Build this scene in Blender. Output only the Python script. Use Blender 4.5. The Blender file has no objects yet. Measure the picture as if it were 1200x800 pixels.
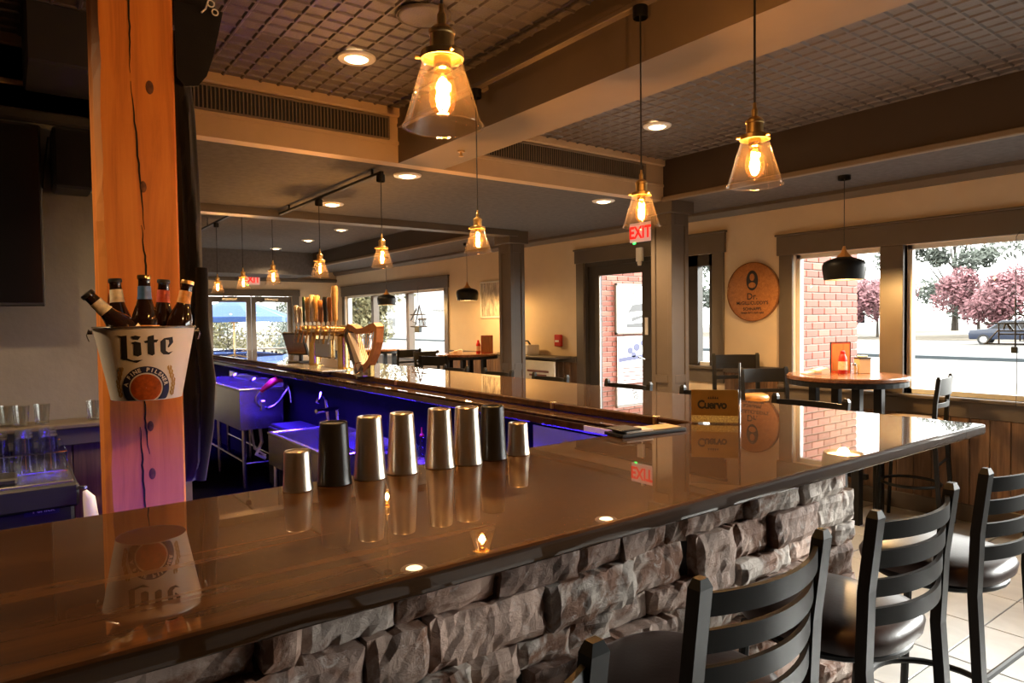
import bpy, bmesh, math, random
from mathutils import Vector, Matrix, noise

# ------------------------------------------------------------------ camera, world, exposure
scene = bpy.context.scene
C = bpy.context.collection
PI = math.pi
HC = 1.515                                   # eye height above the floor

cam_data = bpy.data.cameras.new('camera')
cam_data.sensor_width = 36.0
cam_data.lens = 797.0 / 1200.0 * 36.0
cam_data.clip_start = 0.05
cam_data.clip_end = 400
cam = bpy.data.objects.new('camera', cam_data)
C.objects.link(cam)
_yaw, _pit, _roll = (math.radians(a) for a in (36.64, -1.84, -0.72))
_F = Vector((math.sin(_yaw) * math.cos(_pit), math.cos(_yaw) * math.cos(_pit), math.sin(_pit)))
_R = _F.cross(Vector((0, 0, 1))).normalized()
_U = _R.cross(_F)
_r2 = _R * math.cos(_roll) + _U * math.sin(_roll)
_u2 = -_R * math.sin(_roll) + _U * math.cos(_roll)
_m = Matrix((_r2, _u2, -_F)).transposed().to_4x4()
_m.translation = Vector((0, 0, HC))
cam.matrix_world = _m
scene.camera = cam

SKY = 5.5
EXPOSURE = 0.75
LAMP_W = 23.0          # each pendant bulb
DOWN_W = 110.0         # each recessed downlight
LED_W = 24.0           # each blue strip
WARM = (1.0, 0.56, 0.22)
WARM2 = (1.0, 0.66, 0.34)

world = bpy.data.worlds.new('overcast_sky')
scene.world = world
world.use_nodes = True
_bg = world.node_tree.nodes['Background']
_bg.inputs[0].default_value = (1.0, 0.97, 0.94, 1)
_bg.inputs[1].default_value = SKY

# low hazy sun slanting in through the window wall
sun_data = bpy.data.lights.new('hazy_sun', 'SUN')
sun_data.energy = 14.0
sun_data.angle = math.radians(22)
sun_data.color = (1.0, 0.97, 0.93)
sun = bpy.data.objects.new('hazy_sun', sun_data)
C.objects.link(sun)
sun.rotation_euler = Vector((-0.85, 0.30, -0.30)).to_track_quat('-Z', 'Y').to_euler()

scene.view_settings.view_transform = 'Standard'
scene.view_settings.look = 'None'
scene.view_settings.gamma = 1.0
scene.view_settings.use_curve_mapping = False
scene.view_settings.exposure = EXPOSURE
scene.cycles.use_denoising = True
scene.cycles.max_bounces = 10
scene.cycles.diffuse_bounces = 4
scene.cycles.glossy_bounces = 4
scene.cycles.transparent_max_bounces = 16
scene.cycles.sample_clamp_indirect = 6.0
scene.cycles.caustics_reflective = False
scene.cycles.caustics_refractive = False

# ------------------------------------------------------------------ materials
def srgb(r, g, b):
    f = lambda c: (c / 255.0 / 12.92) if c / 255.0 <= 0.04045 else ((c / 255.0 + 0.055) / 1.055) ** 2.4
    return (f(r), f(g), f(b))

class N:
    """small node-graph helper around one material"""
    def __init__(self, name):
        self.m = bpy.data.materials.new(name)
        self.m.use_nodes = True
        self.t = self.m.node_tree
        self.b = self.t.nodes['Principled BSDF']
        self.out = self.t.nodes['Material Output']
    def new(self, kind, **kw):
        n = self.t.nodes.new(kind)
        for k, v in kw.items():
            if k.startswith('i_'):
                key = k[2:]
                n.inputs[int(key) if key.isdigit() else key.replace('_', ' ')].default_value = v
            else:
                setattr(n, k, v)
        return n
    def link(self, a, b):
        self.t.links.new(a, b)
    def coords(self, scale=(1, 1, 1), kind='Object'):
        tc = self.new('ShaderNodeTexCoord')
        mp = self.new('ShaderNodeMapping')
        mp.inputs['Scale'].default_value = scale
        self.link(tc.outputs[kind], mp.inputs['Vector'])
        return mp.outputs['Vector']
    def noise(self, vec, scale=5, detail=4, rough=0.55, dist=0.0):
        n = self.new('ShaderNodeTexNoise')
        n.inputs['Scale'].default_value = scale
        n.inputs['Detail'].default_value = detail
        n.inputs['Roughness'].default_value = rough
        n.inputs['Distortion'].default_value = dist
        self.link(vec, n.inputs['Vector'])
        return n.outputs['Fac']
    def ramp(self, fac, stops):
        r = self.new('ShaderNodeValToRGB')
        e = r.color_ramp.elements
        while len(e) < len(stops):
            e.new(0.5)
        for k, (p, c) in enumerate(stops):
            e[k].position = p
            e[k].color = (*c, 1) if len(c) == 3 else c
        self.link(fac, r.inputs['Fac'])
        return r.outputs['Color']
    def bump(self, height, strength=0.3, dist=0.01):
        b = self.new('ShaderNodeBump')
        b.inputs['Strength'].default_value = strength
        b.inputs['Distance'].default_value = dist
        self.link(height, b.inputs['Height'])
        self.link(b.outputs['Normal'], self.b.inputs['Normal'])

def plain(name, col, rough=0.5, metal=0.0, var=0.08, vscale=6.0, bump=0.0, bscale=40.0, coat=0.0, spec=0.5, sheen=0.0):
    n = N(name)
    v = n.coords()
    f = n.noise(v, vscale, 5)
    lo = tuple(max(0, c * (1 - var)) for c in col)
    hi = tuple(min(1, c * (1 + var)) for c in col)
    n.link(n.ramp(f, [(0.3, lo), (0.7, hi)]), n.b.inputs['Base Color'])
    n.b.inputs['Roughness'].default_value = rough
    n.b.inputs['Metallic'].default_value = metal
    n.b.inputs['Specular IOR Level'].default_value = spec
    n.b.inputs['Coat Weight'].default_value = coat
    n.b.inputs['Coat Roughness'].default_value = 0.05
    n.b.inputs['Sheen Weight'].default_value = sheen
    if bump:
        n.bump(n.noise(v, bscale, 4), bump, 0.004)
    return n.m

def emit(name, col, strength):
    n = N(name)
    n.b.inputs['Base Color'].default_value = (*col, 1)
    n.b.inputs['Emission Color'].default_value = (*col, 1)
    n.b.inputs['Emission Strength'].default_value = strength
    n.m.cycles.emission_sampling = 'NONE'
    return n.m

def thin_glass(name, tint=(1, 1, 1), ior=1.45, rough=0.0, gain=1.0, glow_haze=0.0, haze_col=(1, 1, 1)):
    """one-sheet glass: clear transmission plus Fresnel gloss"""
    n = N(name)
    tr = n.new('ShaderNodeBsdfTransparent'); tr.inputs[0].default_value = (*tint, 1)
    gl = n.new('ShaderNodeBsdfGlossy'); gl.inputs['Roughness'].default_value = rough
    fr = n.new('ShaderNodeLayerWeight'); fr.inputs['Blend'].default_value = 0.5
    pw_ = n.new('ShaderNodeMath', operation='POWER'); pw_.inputs[1].default_value = 4.0
    mul = n.new('ShaderNodeMath', operation='MULTIPLY_ADD'); mul.inputs[1].default_value = 0.55 * gain
    mul.inputs[2].default_value = ((ior - 1) / (ior + 1)) ** 2 * gain
    mul.use_clamp = True
    mx = n.new('ShaderNodeMixShader')
    n.link(fr.outputs['Facing'], pw_.inputs[0]); n.link(pw_.outputs[0], mul.inputs[0])
    n.link(mul.outputs[0], mx.inputs['Fac'])
    n.link(tr.outputs[0], mx.inputs[1]); n.link(gl.outputs[0], mx.inputs[2])
    res = mx.outputs[0]
    if glow_haze:                                  # scattering haze added so the lamp glass shows a warm glow
        df = n.new('ShaderNodeBsdfDiffuse'); df.inputs[0].default_value = (*haze_col, 1)
        tl = n.new('ShaderNodeBsdfTranslucent'); tl.inputs[0].default_value = (*haze_col, 1)
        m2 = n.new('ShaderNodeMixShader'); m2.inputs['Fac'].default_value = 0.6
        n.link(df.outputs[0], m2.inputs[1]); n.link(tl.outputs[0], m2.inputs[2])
        m3 = n.new('ShaderNodeMixShader'); m3.inputs['Fac'].default_value = glow_haze
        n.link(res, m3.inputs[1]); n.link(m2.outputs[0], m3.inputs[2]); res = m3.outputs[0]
    n.link(res, n.out.inputs['Surface'])
    return n.m

def grain(name, stops, scale=(1, 12, 12), rough=0.4, coat=0.0, bump=0.15, dist=1.5, nscale=3.0, rnd=0.0, coat_rough=0.05):
    n = N(name)
    v = n.coords(scale)
    if rnd:
        oi = n.new('ShaderNodeObjectInfo')
        add = n.new('ShaderNodeVectorMath', operation='ADD')
        cmb = n.new('ShaderNodeCombineXYZ')
        mul = n.new('ShaderNodeMath', operation='MULTIPLY'); mul.inputs[1].default_value = 37.0
        n.link(oi.outputs['Random'], mul.inputs[0])
        for k in range(3): n.link(mul.outputs[0], cmb.inputs[k])
        n.link(v, add.inputs[0]); n.link(cmb.outputs[0], add.inputs[1])
        v = add.outputs[0]
    f = n.noise(v, nscale, 8, 0.62, dist)
    col = n.ramp(f, stops)
    if rnd:
        hs = n.new('ShaderNodeHueSaturation')
        mr = n.new('ShaderNodeMapRange'); mr.inputs['To Min'].default_value = 1 - rnd; mr.inputs['To Max'].default_value = 1 + rnd
        n.link(oi.outputs['Random'], mr.inputs['Value']); n.link(mr.outputs[0], hs.inputs['Value'])
        n.link(col, hs.inputs['Color']); col = hs.outputs[0]
    n.link(col, n.b.inputs['Base Color'])
    n.b.inputs['Roughness'].default_value = rough
    n.b.inputs['Coat Weight'].default_value = coat
    n.b.inputs['Coat Roughness'].default_value = coat_rough
    n.b.inputs['Coat IOR'].default_value = 1.5
    n.b.inputs['Specular IOR Level'].default_value = 0.5 if coat < 1 else 0.1
    if bump: n.bump(f, bump, 0.003)
    return n.m

M = {}
M['counter'] = grain('lacquered_walnut', [(0.28, (0.018, 0.006, 0.001)), (0.5, (0.048, 0.0175, 0.003)), (0.72, (0.090, 0.036, 0.007))],
                     scale=(0.5, 9, 9), rough=0.5, coat=1.0, bump=0.0, dist=0.7, nscale=2.2, coat_rough=0.012)
M['post_wood'] = grain('fir_post', [(0.25, (0.40, 0.105, 0.013)), (0.5, (0.66, 0.205, 0.028)), (0.75, (0.78, 0.29, 0.046))],
                       scale=(9, 9, 0.6), rough=0.55, bump=0.25, dist=0.9, nscale=2.0)
M['crack'] = plain('crack_dark', (0.012, 0.006, 0.003), 0.9)
M['knot'] = plain('knot_wood', (0.13, 0.04, 0.012), 0.7, var=0.5, vscale=60)
M['plank'] = grain('wainscot_plank', [(0.3, (0.060, 0.030, 0.015)), (0.55, (0.15, 0.082, 0.042)), (0.75, (0.23, 0.14, 0.08))],
                   scale=(11, 11, 0.8), rough=0.5, bump=0.2, nscale=1.6, rnd=0.22)
M['table_wood'] = grain('table_red_oak', [(0.3, (0.12, 0.042, 0.015)), (0.6, (0.21, 0.082, 0.03)), (0.8, (0.28, 0.13, 0.054))], scale=(2, 12, 12), rough=0.25, coat=0.5)
M['seat_wood'] = grain('seat_honey_wood', [(0.3, (0.42, 0.18, 0.04)), (0.7, (0.62, 0.30, 0.08))], scale=(2, 10, 10), rough=0.3, coat=0.4)
M['dark_wood'] = grain('dark_stained_wood', [(0.3, (0.020, 0.011, 0.007)), (0.7, (0.06, 0.035, 0.022))], scale=(10, 2, 10), rough=0.3, coat=0.4)
M['barrel_wood'] = grain('barrel_lid_oak', [(0.3, (0.26, 0.095, 0.028)), (0.6, (0.40, 0.16, 0.045)), (0.8, (0.50, 0.23, 0.075))], scale=(9, 9, 1), rough=0.5)
M['wall'] = plain('cream_wall_paint', (0.62, 0.50, 0.36), 0.75, var=0.03, bump=0.12, bscale=160)
M['wall_grey'] = plain('grey_green_wall_paint', (0.175, 0.168, 0.145), 0.8, var=0.10, vscale=4, bump=0.5, bscale=26)
M['wall_dark'] = plain('dark_wall_paint', (0.10, 0.085, 0.07), 0.8)
M['beam'] = plain('beam_taupe_paint', (0.20, 0.145, 0.095), 0.55, var=0.05)
M['fascia'] = plain('fascia_paint_downlit', (0.56, 0.39, 0.235), 0.55, var=0.05)  # beam paint lightened: the downlight on the soffit face is in the colour
M['sidefascia'] = plain('fascia_paint_shaded', (0.045, 0.028, 0.019), 0.6, var=0.05)  # fascia paint darkened: the shade on the window-side face is in the colour
M['column'] = plain('column_taupe_paint', (0.095, 0.072, 0.054), 0.5, var=0.05)
M['trim'] = plain('trim_taupe_paint', (0.095, 0.076, 0.060), 0.45, var=0.06)
M['tin'] = plain('tin_ceiling_brown_paint', (0.120, 0.096, 0.086), 0.45, var=0.12, vscale=14, bump=0.5, bscale=120)
M['slab'] = plain('lower_ceiling_grey_paint', (0.135, 0.130, 0.138), 0.9, spec=0.05, var=0.14, vscale=20, bump=0.4, bscale=70)
M['bulkhead'] = plain('bulkhead_black_brown', (0.03, 0.025, 0.022), 0.7)
M['black'] = plain('black_powder_coat', (0.006, 0.0056, 0.005), 0.45, var=0.2, spec=0.22)
M['blackmatte'] = plain('black_plastic', (0.012, 0.012, 0.013), 0.5)
M['vinyl'] = plain('black_vinyl', (0.040, 0.022, 0.017), 0.34, var=0.15, bump=0.1, bscale=90)  # brown tint stands in for the stone reflected in the black seats
M['redvinyl'] = plain('oxblood_vinyl', (0.17, 0.03, 0.015), 0.36)
M['cloth'] = plain('black_cloth', (0.010, 0.009, 0.010), 0.95, var=0.3, bump=0.3, bscale=250, sheen=0.25, spec=0.1)
M['steel'] = plain('stainless_steel', (0.62, 0.60, 0.57), 0.26, 1.0, var=0.06)
M['tin_shaker'] = plain('shaker_steel', (0.78, 0.68, 0.56), 0.29, 1.0, var=0.05, vscale=30)
M['tin_black'] = plain('shaker_black_coat', (0.022, 0.021, 0.021), 0.28, 0.4, spec=0.6)
M['chrome'] = plain('chrome', (0.8, 0.8, 0.8), 0.08, 1.0, var=0.02)
M['brass'] = plain('antique_brass', (0.72, 0.48, 0.19), 0.36, 1.0, var=0.15, vscale=40)
M['brassbright'] = plain('polished_brass', (0.83, 0.56, 0.20), 0.18, 1.0, var=0.06)
M['rubber_black'] = plain('black_wall_lining', (0.004, 0.004, 0.004), 0.9, spec=0.1)
M['gold'] = plain('gold_card', (0.72, 0.50, 0.18), 0.30, 0.9, var=0.12, vscale=12)
M['goldpat'] = plain('gold_card_border', (0.86, 0.70, 0.42), 0.45, 0.4, var=0.5, vscale=160)
M['white'] = plain('white_enamel', (0.80, 0.77, 0.76), 0.35, var=0.03)
M['paper'] = plain('white_paper', (0.78, 0.76, 0.72), 0.8, var=0.04)
M['ink'] = plain('black_ink', (0.012, 0.012, 0.016), 0.6)
M['navy'] = plain('navy_ink', (0.012, 0.016, 0.075), 0.5)
M['redink'] = plain('red_gold_medallion', (0.42, 0.085, 0.018), 0.4, var=0.35, vscale=90)
M['wheat'] = plain('wheat_gold_ink', (0.44, 0.27, 0.085), 0.5)
M['red'] = plain('red_plastic', (0.45, 0.018, 0.012), 0.35)
M['orange'] = plain('orange_plastic', (0.62, 0.20, 0.03), 0.4)
M['green'] = plain('dark_green_enamel', (0.03, 0.10, 0.035), 0.35)
M['yellowwood'] = plain('maple_handle', (0.62, 0.37, 0.13), 0.35, var=0.2, vscale=30)
M['purplemetal'] = plain('diamond_plate', (0.55, 0.54, 0.56), 0.35, 0.9)
M['glass'] = thin_glass('window_glass', (0.96, 0.98, 0.97), 1.3, gain=0.6)
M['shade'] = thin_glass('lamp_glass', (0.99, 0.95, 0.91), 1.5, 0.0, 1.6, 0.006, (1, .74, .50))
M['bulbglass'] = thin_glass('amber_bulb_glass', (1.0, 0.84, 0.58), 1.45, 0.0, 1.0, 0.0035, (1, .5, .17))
M['clear'] = thin_glass('drinking_glass', (0.93, 0.94, 0.93), 1.5, 0.02, 2.2)
M['acrylic'] = thin_glass('acrylic_sheet', (0.97, 0.97, 0.96), 1.4, 0.0, 1.0)
M['bottle'] = plain('amber_bottle_glass', (0.020, 0.007, 0.002), 0.07, var=0.2, coat=1.0)
M['filament'] = emit('hot_filament', (1.0, 0.58, 0.20), 40.0)
M['lampdisc'] = emit('downlight_lens', (1.0, 0.64, 0.30), 10.0)
M['lampdisc'].cycles.emission_sampling = 'AUTO'
M['led'] = emit('blue_led', (0.10, 0.07, 1.0), 14.0)
M['exitred'] = emit('exit_letter_red', (0.85, 0.012, 0.008), 0.7)
M['exitpanel'] = emit('exit_panel_glow', (0.85, 0.50, 0.42), 0.22)
M['exitgreen'] = emit('status_green', (0.05, 1.0, 0.15), 2.0)
M['pendglow'] = emit('white_lamp_diffuser', (1.0, 0.72, 0.42), 4.0)
M['screen'] = plain('television_screen', (0.006, 0.006, 0.008), 0.16)
M['cream_label'] = plain('cream_bottle_label', (0.72, 0.62, 0.45), 0.5, var=0.2, vscale=80)
M['blue_label'] = plain('blue_bottle_label', (0.05, 0.15, 0.42), 0.45, var=0.3, vscale=60)
M['orange_label'] = plain('orange_bottle_label', (0.68, 0.30, 0.06), 0.5, var=0.35, vscale=50)
M['red_label'] = plain('red_bottle_label', (0.55, 0.07, 0.03), 0.5, var=0.3, vscale=50)
M['brick'] = None
M['mortar'] = plain('pale_mortar', (0.26, 0.235, 0.215), 0.9)
M['floor'] = plain('floor_grey_screed', (0.30, 0.29, 0.28), 0.5)
M['floor_bar'] = plain('dark_rubber_floor', (0.003, 0.0028, 0.0028), 0.95, spec=0.0)
M['concrete'] = plain('pale_concrete', (0.105, 0.10, 0.094), 0.9, var=0.08, vscale=0.6)
M['asphalt'] = plain('pale_asphalt', (0.085, 0.080, 0.073), 0.9, var=0.05, vscale=0.5)
M['drygrass'] = plain('dry_grass', (0.066, 0.052, 0.032), 0.95, var=0.35, vscale=3)
M['kerb'] = plain('blue_grey_kerb', (0.028, 0.038, 0.045), 0.8)
M['bark'] = plain('bark', (0.05, 0.04, 0.032), 0.9, var=0.3)
M['leaf_pink'] = plain('leaf_pink_red', (0.18, 0.080, 0.090), 0.8, var=0.4, vscale=1.2)
M['leaf_green'] = plain('leaf_grey_green', (0.10, 0.115, 0.098), 0.8, var=0.45, vscale=0.8)
M['leaf_gold'] = plain('leaf_olive_gold', (0.095, 0.085, 0.034), 0.8, var=0.45, vscale=0.9)
M['carblue'] = plain('car_paint_blue', (0.006, 0.013, 0.035), 0.4, coat=0.3)
M['cardark'] = plain('car_paint_grey', (0.10, 0.11, 0.12), 0.25, coat=1.0)
M['rubber'] = plain('tyre_rubber', (0.02, 0.02, 0.02), 0.8)
M['siding'] = plain('white_siding', (0.62, 0.62, 0.60), 0.7)
M['roof'] = plain('grey_shingle', (0.16, 0.16, 0.17), 0.9)
M['umbrella'] = plain('blue_canvas', (0.012, 0.045, 0.17), 0.8, var=0.1)
M['napkin'] = plain('napkin_kraft', (0.62, 0.47, 0.30), 0.9)
M['print'] = None

def _brick():
    n = N('red_brick')
    oi = n.new('ShaderNodeObjectInfo')
    col = n.ramp(oi.outputs['Random'], [(0.0, (0.14, 0.036, 0.024)), (0.5, (0.195, 0.054, 0.036)), (1.0, (0.24, 0.088, 0.062))])
    n.link(col, n.b.inputs['Base Color']); n.b.inputs['Roughness'].default_value = 0.9
    n.bump(n.noise(n.coords(), 60, 4), 0.4, 0.004)
    return n.m
M['brick'] = _brick()

def _stone():
    n = N('ledge_stone')
    oi = n.new('ShaderNodeObjectInfo')
    base = n.ramp(oi.outputs['Random'], [(0.0, (0.29, 0.185, 0.145)), (0.35, (0.46, 0.325, 0.26)), (0.6, (0.60, 0.40, 0.31)), (0.8, (0.53, 0.455, 0.40)), (1.0, (0.66, 0.56, 0.48))])
    v = n.coords()
    rust = n.ramp(n.noise(v, 7, 5, 0.6, 0.8), [(0.50, (0, 0, 0)), (0.62, (1, 1, 1))])
    m1 = n.new('ShaderNodeMix', data_type='RGBA'); m1.inputs[7].default_value = (0.20, 0.085, 0.042, 1)
    n.link(rust, m1.inputs[0]); n.link(base, m1.inputs[6])
    pale = n.ramp(n.noise(v, 16, 6, 0.7, 1.2), [(0.57, (0, 0, 0)), (0.68, (0.8, 0.8, 0.8))])
    m2 = n.new('ShaderNodeMix', data_type='RGBA'); m2.inputs[7].default_value = (0.68, 0.59, 0.53, 1)
    n.link(pale, m2.inputs[0]); n.link(m1.outputs[2], m2.inputs[6])
    n.link(m2.outputs[2], n.b.inputs['Base Color'])
    n.b.inputs['Roughness'].default_value = 0.72
    n.bump(n.noise(v, 30, 10, 0.75, 0.5), 0.9, 0.013)
    return n.m
M['stone'] = _stone()

def _tile():
    n = N('floor_tile_grey')
    oi = n.new('ShaderNodeObjectInfo')
    v = n.coords()
    f = n.noise(v, 3.5, 6, 0.6, 0.6)
    c = n.ramp(f, [(0.3, (0.40, 0.39, 0.37)), (0.7, (0.56, 0.55, 0.53))])
    hs = n.new('ShaderNodeHueSaturation')
    mr = n.new('ShaderNodeMapRange'); mr.inputs['To Min'].default_value = 0.9; mr.inputs['To Max'].default_value = 1.08
    n.link(oi.outputs['Random'], mr.inputs['Value']); n.link(mr.outputs[0], hs.inputs['Value']); n.link(c, hs.inputs['Color'])
    n.link(hs.outputs[0], n.b.inputs['Base Color'])
    n.b.inputs['Roughness'].default_value = 0.28
    return n.m
M['tile'] = _tile()

def _print():
    n = N('framed_city_print')
    f = n.noise(n.coords((1, 9, 2.2)), 3, 5, 0.7, 0.5)
    n.link(n.ramp(f, [(0.32, (0.10, 0.09, 0.08)), (0.48, (0.36, 0.31, 0.25)), (0.62, (0.60, 0.52, 0.40))]), n.b.inputs['Base Color'])
    n.b.inputs['Roughness'].default_value = 0.4
    return n.m
M['print'] = _print()

# ------------------------------------------------------------------ geometry helpers
class MB:
    """collects polygons; build() links them as ONE mesh object"""
    def __init__(self):
        self.v, self.f = [], []
    def add(self, verts, faces):
        o = len(self.v)
        self.v += [tuple(p) for p in verts]
        self.f += [tuple(i + o for i in q) for q in faces]
        return self
    def box(self, x0, x1, y0, y1, z0, z1):
        return self.add([(x0, y0, z0), (x1, y0, z0), (x1, y1, z0), (x0, y1, z0), (x0, y0, z1), (x1, y0, z1), (x1, y1, z1), (x0, y1, z1)],
                        [(0, 3, 2, 1), (4, 5, 6, 7), (0, 1, 5, 4), (1, 2, 6, 5), (2, 3, 7, 6), (3, 0, 4, 7)])
    def cbox(self, x0, x1, y0, y1, z0, z1, c=0.005):
        bm = bmesh.new()
        cx, cy, cz = min(c, (x1 - x0) / 2.1), min(c, (y1 - y0) / 2.1), min(c, (z1 - z0) / 2.1)
        for sx in (0, 1):
            for sy in (0, 1):
                for sz in (0, 1):
                    X, Y, Z = (x0, x1)[sx], (y0, y1)[sy], (z0, z1)[sz]
                    dx, dy, dz = (cx, -cx)[sx], (cy, -cy)[sy], (cz, -cz)[sz]
                    bm.verts.new((X, Y + dy, Z + dz)); bm.verts.new((X + dx, Y, Z + dz)); bm.verts.new((X + dx, Y + dy, Z))
        r = bmesh.ops.convex_hull(bm, input=bm.verts)
        bmesh.ops.dissolve_limit(bm, angle_limit=0.01, verts=bm.verts, edges=bm.edges)
        bm.verts.index_update()
        self.add([v.co[:] for v in bm.verts], [[v.index for v in f.verts] for f in bm.faces])
        bm.free()
        return self
    def cyl(self, p0, p1, r0, r1=None, n=14, caps=True):
        r1 = r0 if r1 is None else r1
        p0, p1 = Vector(p0), Vector(p1)
        d = (p1 - p0).normalized()
        a = d.orthogonal().normalized(); b = d.cross(a)
        vs = []
        for p, r in ((p0, r0), (p1, r1)):
            for k in range(n):
                t = 2 * PI * k / n
                vs.append(p + a * (r * math.cos(t)) + b * (r * math.sin(t)))
        fs = [(k, (k + 1) % n, n + (k + 1) % n, n + k) for k in range(n)]
        if caps:
            fs += [tuple(range(n - 1, -1, -1)), tuple(range(n, 2 * n))]
        return self.add(vs, fs)
    def tube(self, pts, r, n=8, closed=False):
        pts = [Vector(p) for p in pts]
        m = len(pts)
        rs = r if isinstance(r, (list, tuple)) else [r] * m
        vs, prev = [], None
        for i, p in enumerate(pts):
            if closed:
                d = (pts[(i + 1) % m] - pts[i - 1]).normalized()
            else:
                d = (pts[min(i + 1, m - 1)] - pts[max(i - 1, 0)]).normalized()
            a = d.orthogonal().normalized() if prev is None else (prev - d * prev.dot(d)).normalized()
            prev = a
            b = d.cross(a)
            for k in range(n):
                t = 2 * PI * k / n
                vs.append(p + a * (rs[i] * math.cos(t)) + b * (rs[i] * math.sin(t)))
        fs = []
        for i in range(m if closed else m - 1):
            j = (i + 1) % m
            for k in range(n):
                fs.append((i * n + k, i * n + (k + 1) % n, j * n + (k + 1) % n, j * n + k))
        if not closed:
            fs += [tuple(range(n - 1, -1, -1)), tuple((m - 1) * n + k for k in range(n))]
        return self.add(vs, fs)
    def lathe(self, prof, n=24, c=(0, 0, 0), cap0=False, cap1=False):
        vs = []
        for r, z in prof:
            for k in range(n):
                t = 2 * PI * k / n
                vs.append((c[0] + r * math.cos(t), c[1] + r * math.sin(t), c[2] + z))
        fs = []
        for i in range(len(prof) - 1):
            for k in range(n):
                fs.append((i * n + k, i * n + (k + 1) % n, (i + 1) * n + (k + 1) % n, (i + 1) * n + k))
        if cap0: fs.append(tuple(range(n - 1, -1, -1)))
        if cap1: fs.append(tuple((len(prof) - 1) * n + k for k in range(n)))
        return self.add(vs, fs)
    def prism(self, poly, fn0, fn1):
        """poly: 2-D outline; fn0/fn1 map (u, v) to the two end planes"""
        n = len(poly)
        vs = [fn0(*p) for p in poly] + [fn1(*p) for p in poly]
        return self.add(vs, [tuple(range(n - 1, -1, -1)), tuple(range(n, 2 * n))] + [(k, (k + 1) % n, n + (k + 1) % n, n + k) for k in range(n)])
    def sphere(self, c, r, n=12, m=8, sx=1, sy=1, sz=1):
        prof = [(max(1e-4, math.sin(PI * i / m)) * r, -math.cos(PI * i / m) * r) for i in range(m + 1)]
        o = MB().lathe(prof, n)
        return self.add([(c[0] + x * sx, c[1] + y * sy, c[2] + z * sz) for x, y, z in o.v], o.f)
    def join(self, o, fn=None):
        return self.add([fn(Vector(p)) if fn else p for p in o.v], o.f)
    def build(self, name, mat, parent=None, smooth=False, world=False, angle=None):
        me = bpy.data.meshes.new(name)
        vs = self.v
        if world and parent is not None:
            L = parent.location
            if parent.parent is not None: L = L + parent.parent.location
            vs = [(x - L[0], y - L[1], z - L[2]) for x, y, z in vs]
        me.from_pydata(vs, [], self.f)
        bm = bmesh.new(); bm.from_mesh(me)
        bmesh.ops.recalc_face_normals(bm, faces=bm.faces)
        bm.to_mesh(me); bm.free()
        me.materials.append(mat if not isinstance(mat, str) else M[mat])
        if smooth:
            me.polygons.foreach_set('use_smooth', [True] * len(me.polygons))
            me.set_sharp_from_angle(angle=math.radians(angle or 40))
        me.update()
        o = bpy.data.objects.new(name, me)
        C.objects.link(o)
        if parent is not None: o.parent = parent
        return o

def bezel(verts, faces, width, seg=2):
    """bevelled copy of a closed polyhedron"""
    bm = bmesh.new()
    bv = [bm.verts.new(v) for v in verts]
    for f in faces: bm.faces.new([bv[i] for i in f])
    bmesh.ops.recalc_face_normals(bm, faces=bm.faces)
    bmesh.ops.bevel(bm, geom=bm.edges[:], offset=width, segments=seg, affect='EDGES', profile=0.6)
    bm.verts.index_update()
    out = MB().add([v.co[:] for v in bm.verts], [[v.index for v in f.verts] for f in bm.faces])
    bm.free()
    return out

def tag(o, label, cat, group=None):
    o['label'] = label; o['category'] = cat
    if group: o['group'] = group
    return o
def struct(o):
    o['kind'] = 'structure'
    return o
def stuff(o):
    o['kind'] = 'stuff'
    return o
def thing(name, label, cat, loc=(0, 0, 0), rz=0.0, group=None):
    o = bpy.data.objects.new(name, None)
    C.objects.link(o)
    o.location = loc; o.rotation_euler = (0, 0, rz)
    o.empty_display_size = 0.1
    tag(o, label, cat, group)
    return o
def dup(root, loc, rz=None, label=None, group=None):
    def cp(o, par):
        c = o.copy(); C.objects.link(c)
        if par is not None: c.parent = par
        for ch in o.children: cp(ch, c)
        return c
    r = cp(root, None)
    r.location = loc
    if rz is not None: r.rotation_euler = (0, 0, rz)
    if label: r['label'] = label
    if group: r['group'] = group
    return r

def text_polys(s, size=1.0, bold=0.0, spacing=1.0, shear=0.0):
    """flat glyph polygons of a string, centred on x, baseline at 0"""
    cu = bpy.data.curves.new('t', 'FONT')
    cu.body = s; cu.size = size; cu.align_x = 'CENTER'; cu.offset = bold; cu.space_character = spacing; cu.shear = shear
    cu.resolution_u = 3
    ob = bpy.data.objects.new('t', cu); C.objects.link(ob)
    dg = bpy.context.evaluated_depsgraph_get()
    me = bpy.data.meshes.new_from_object(ob.evaluated_get(dg))
    vs = [v.co[:] for v in me.vertices]; fs = [tuple(p.vertices) for p in me.polygons]
    bpy.data.objects.remove(ob); bpy.data.curves.remove(cu); bpy.data.meshes.remove(me)
    return vs, fs

def point_light(name, loc, w, col, radius=0.02, parent=None):
    l = bpy.data.lights.new(name, 'POINT'); l.energy = w; l.color = col; l.shadow_soft_size = radius
    o = bpy.data.objects.new(name, l); C.objects.link(o); o.location = loc
    if parent: o.parent = parent
    return o

rng = random.Random(7)

# ------------------------------------------------------------------ room measures
XW = 5.60            # inner face of the window wall
YF = 13.70           # inner face of the far wall
ZL = 2.55            # underside of beams and lower ceiling
ZT = 2.90            # tin ceiling
BX = -3.2            # wall behind the left part of the room
BY = -3.2            # wall behind the camera
YS = 4.05            # front of the soffit
XP = 4.70            # face of the window-side soffit

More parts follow.
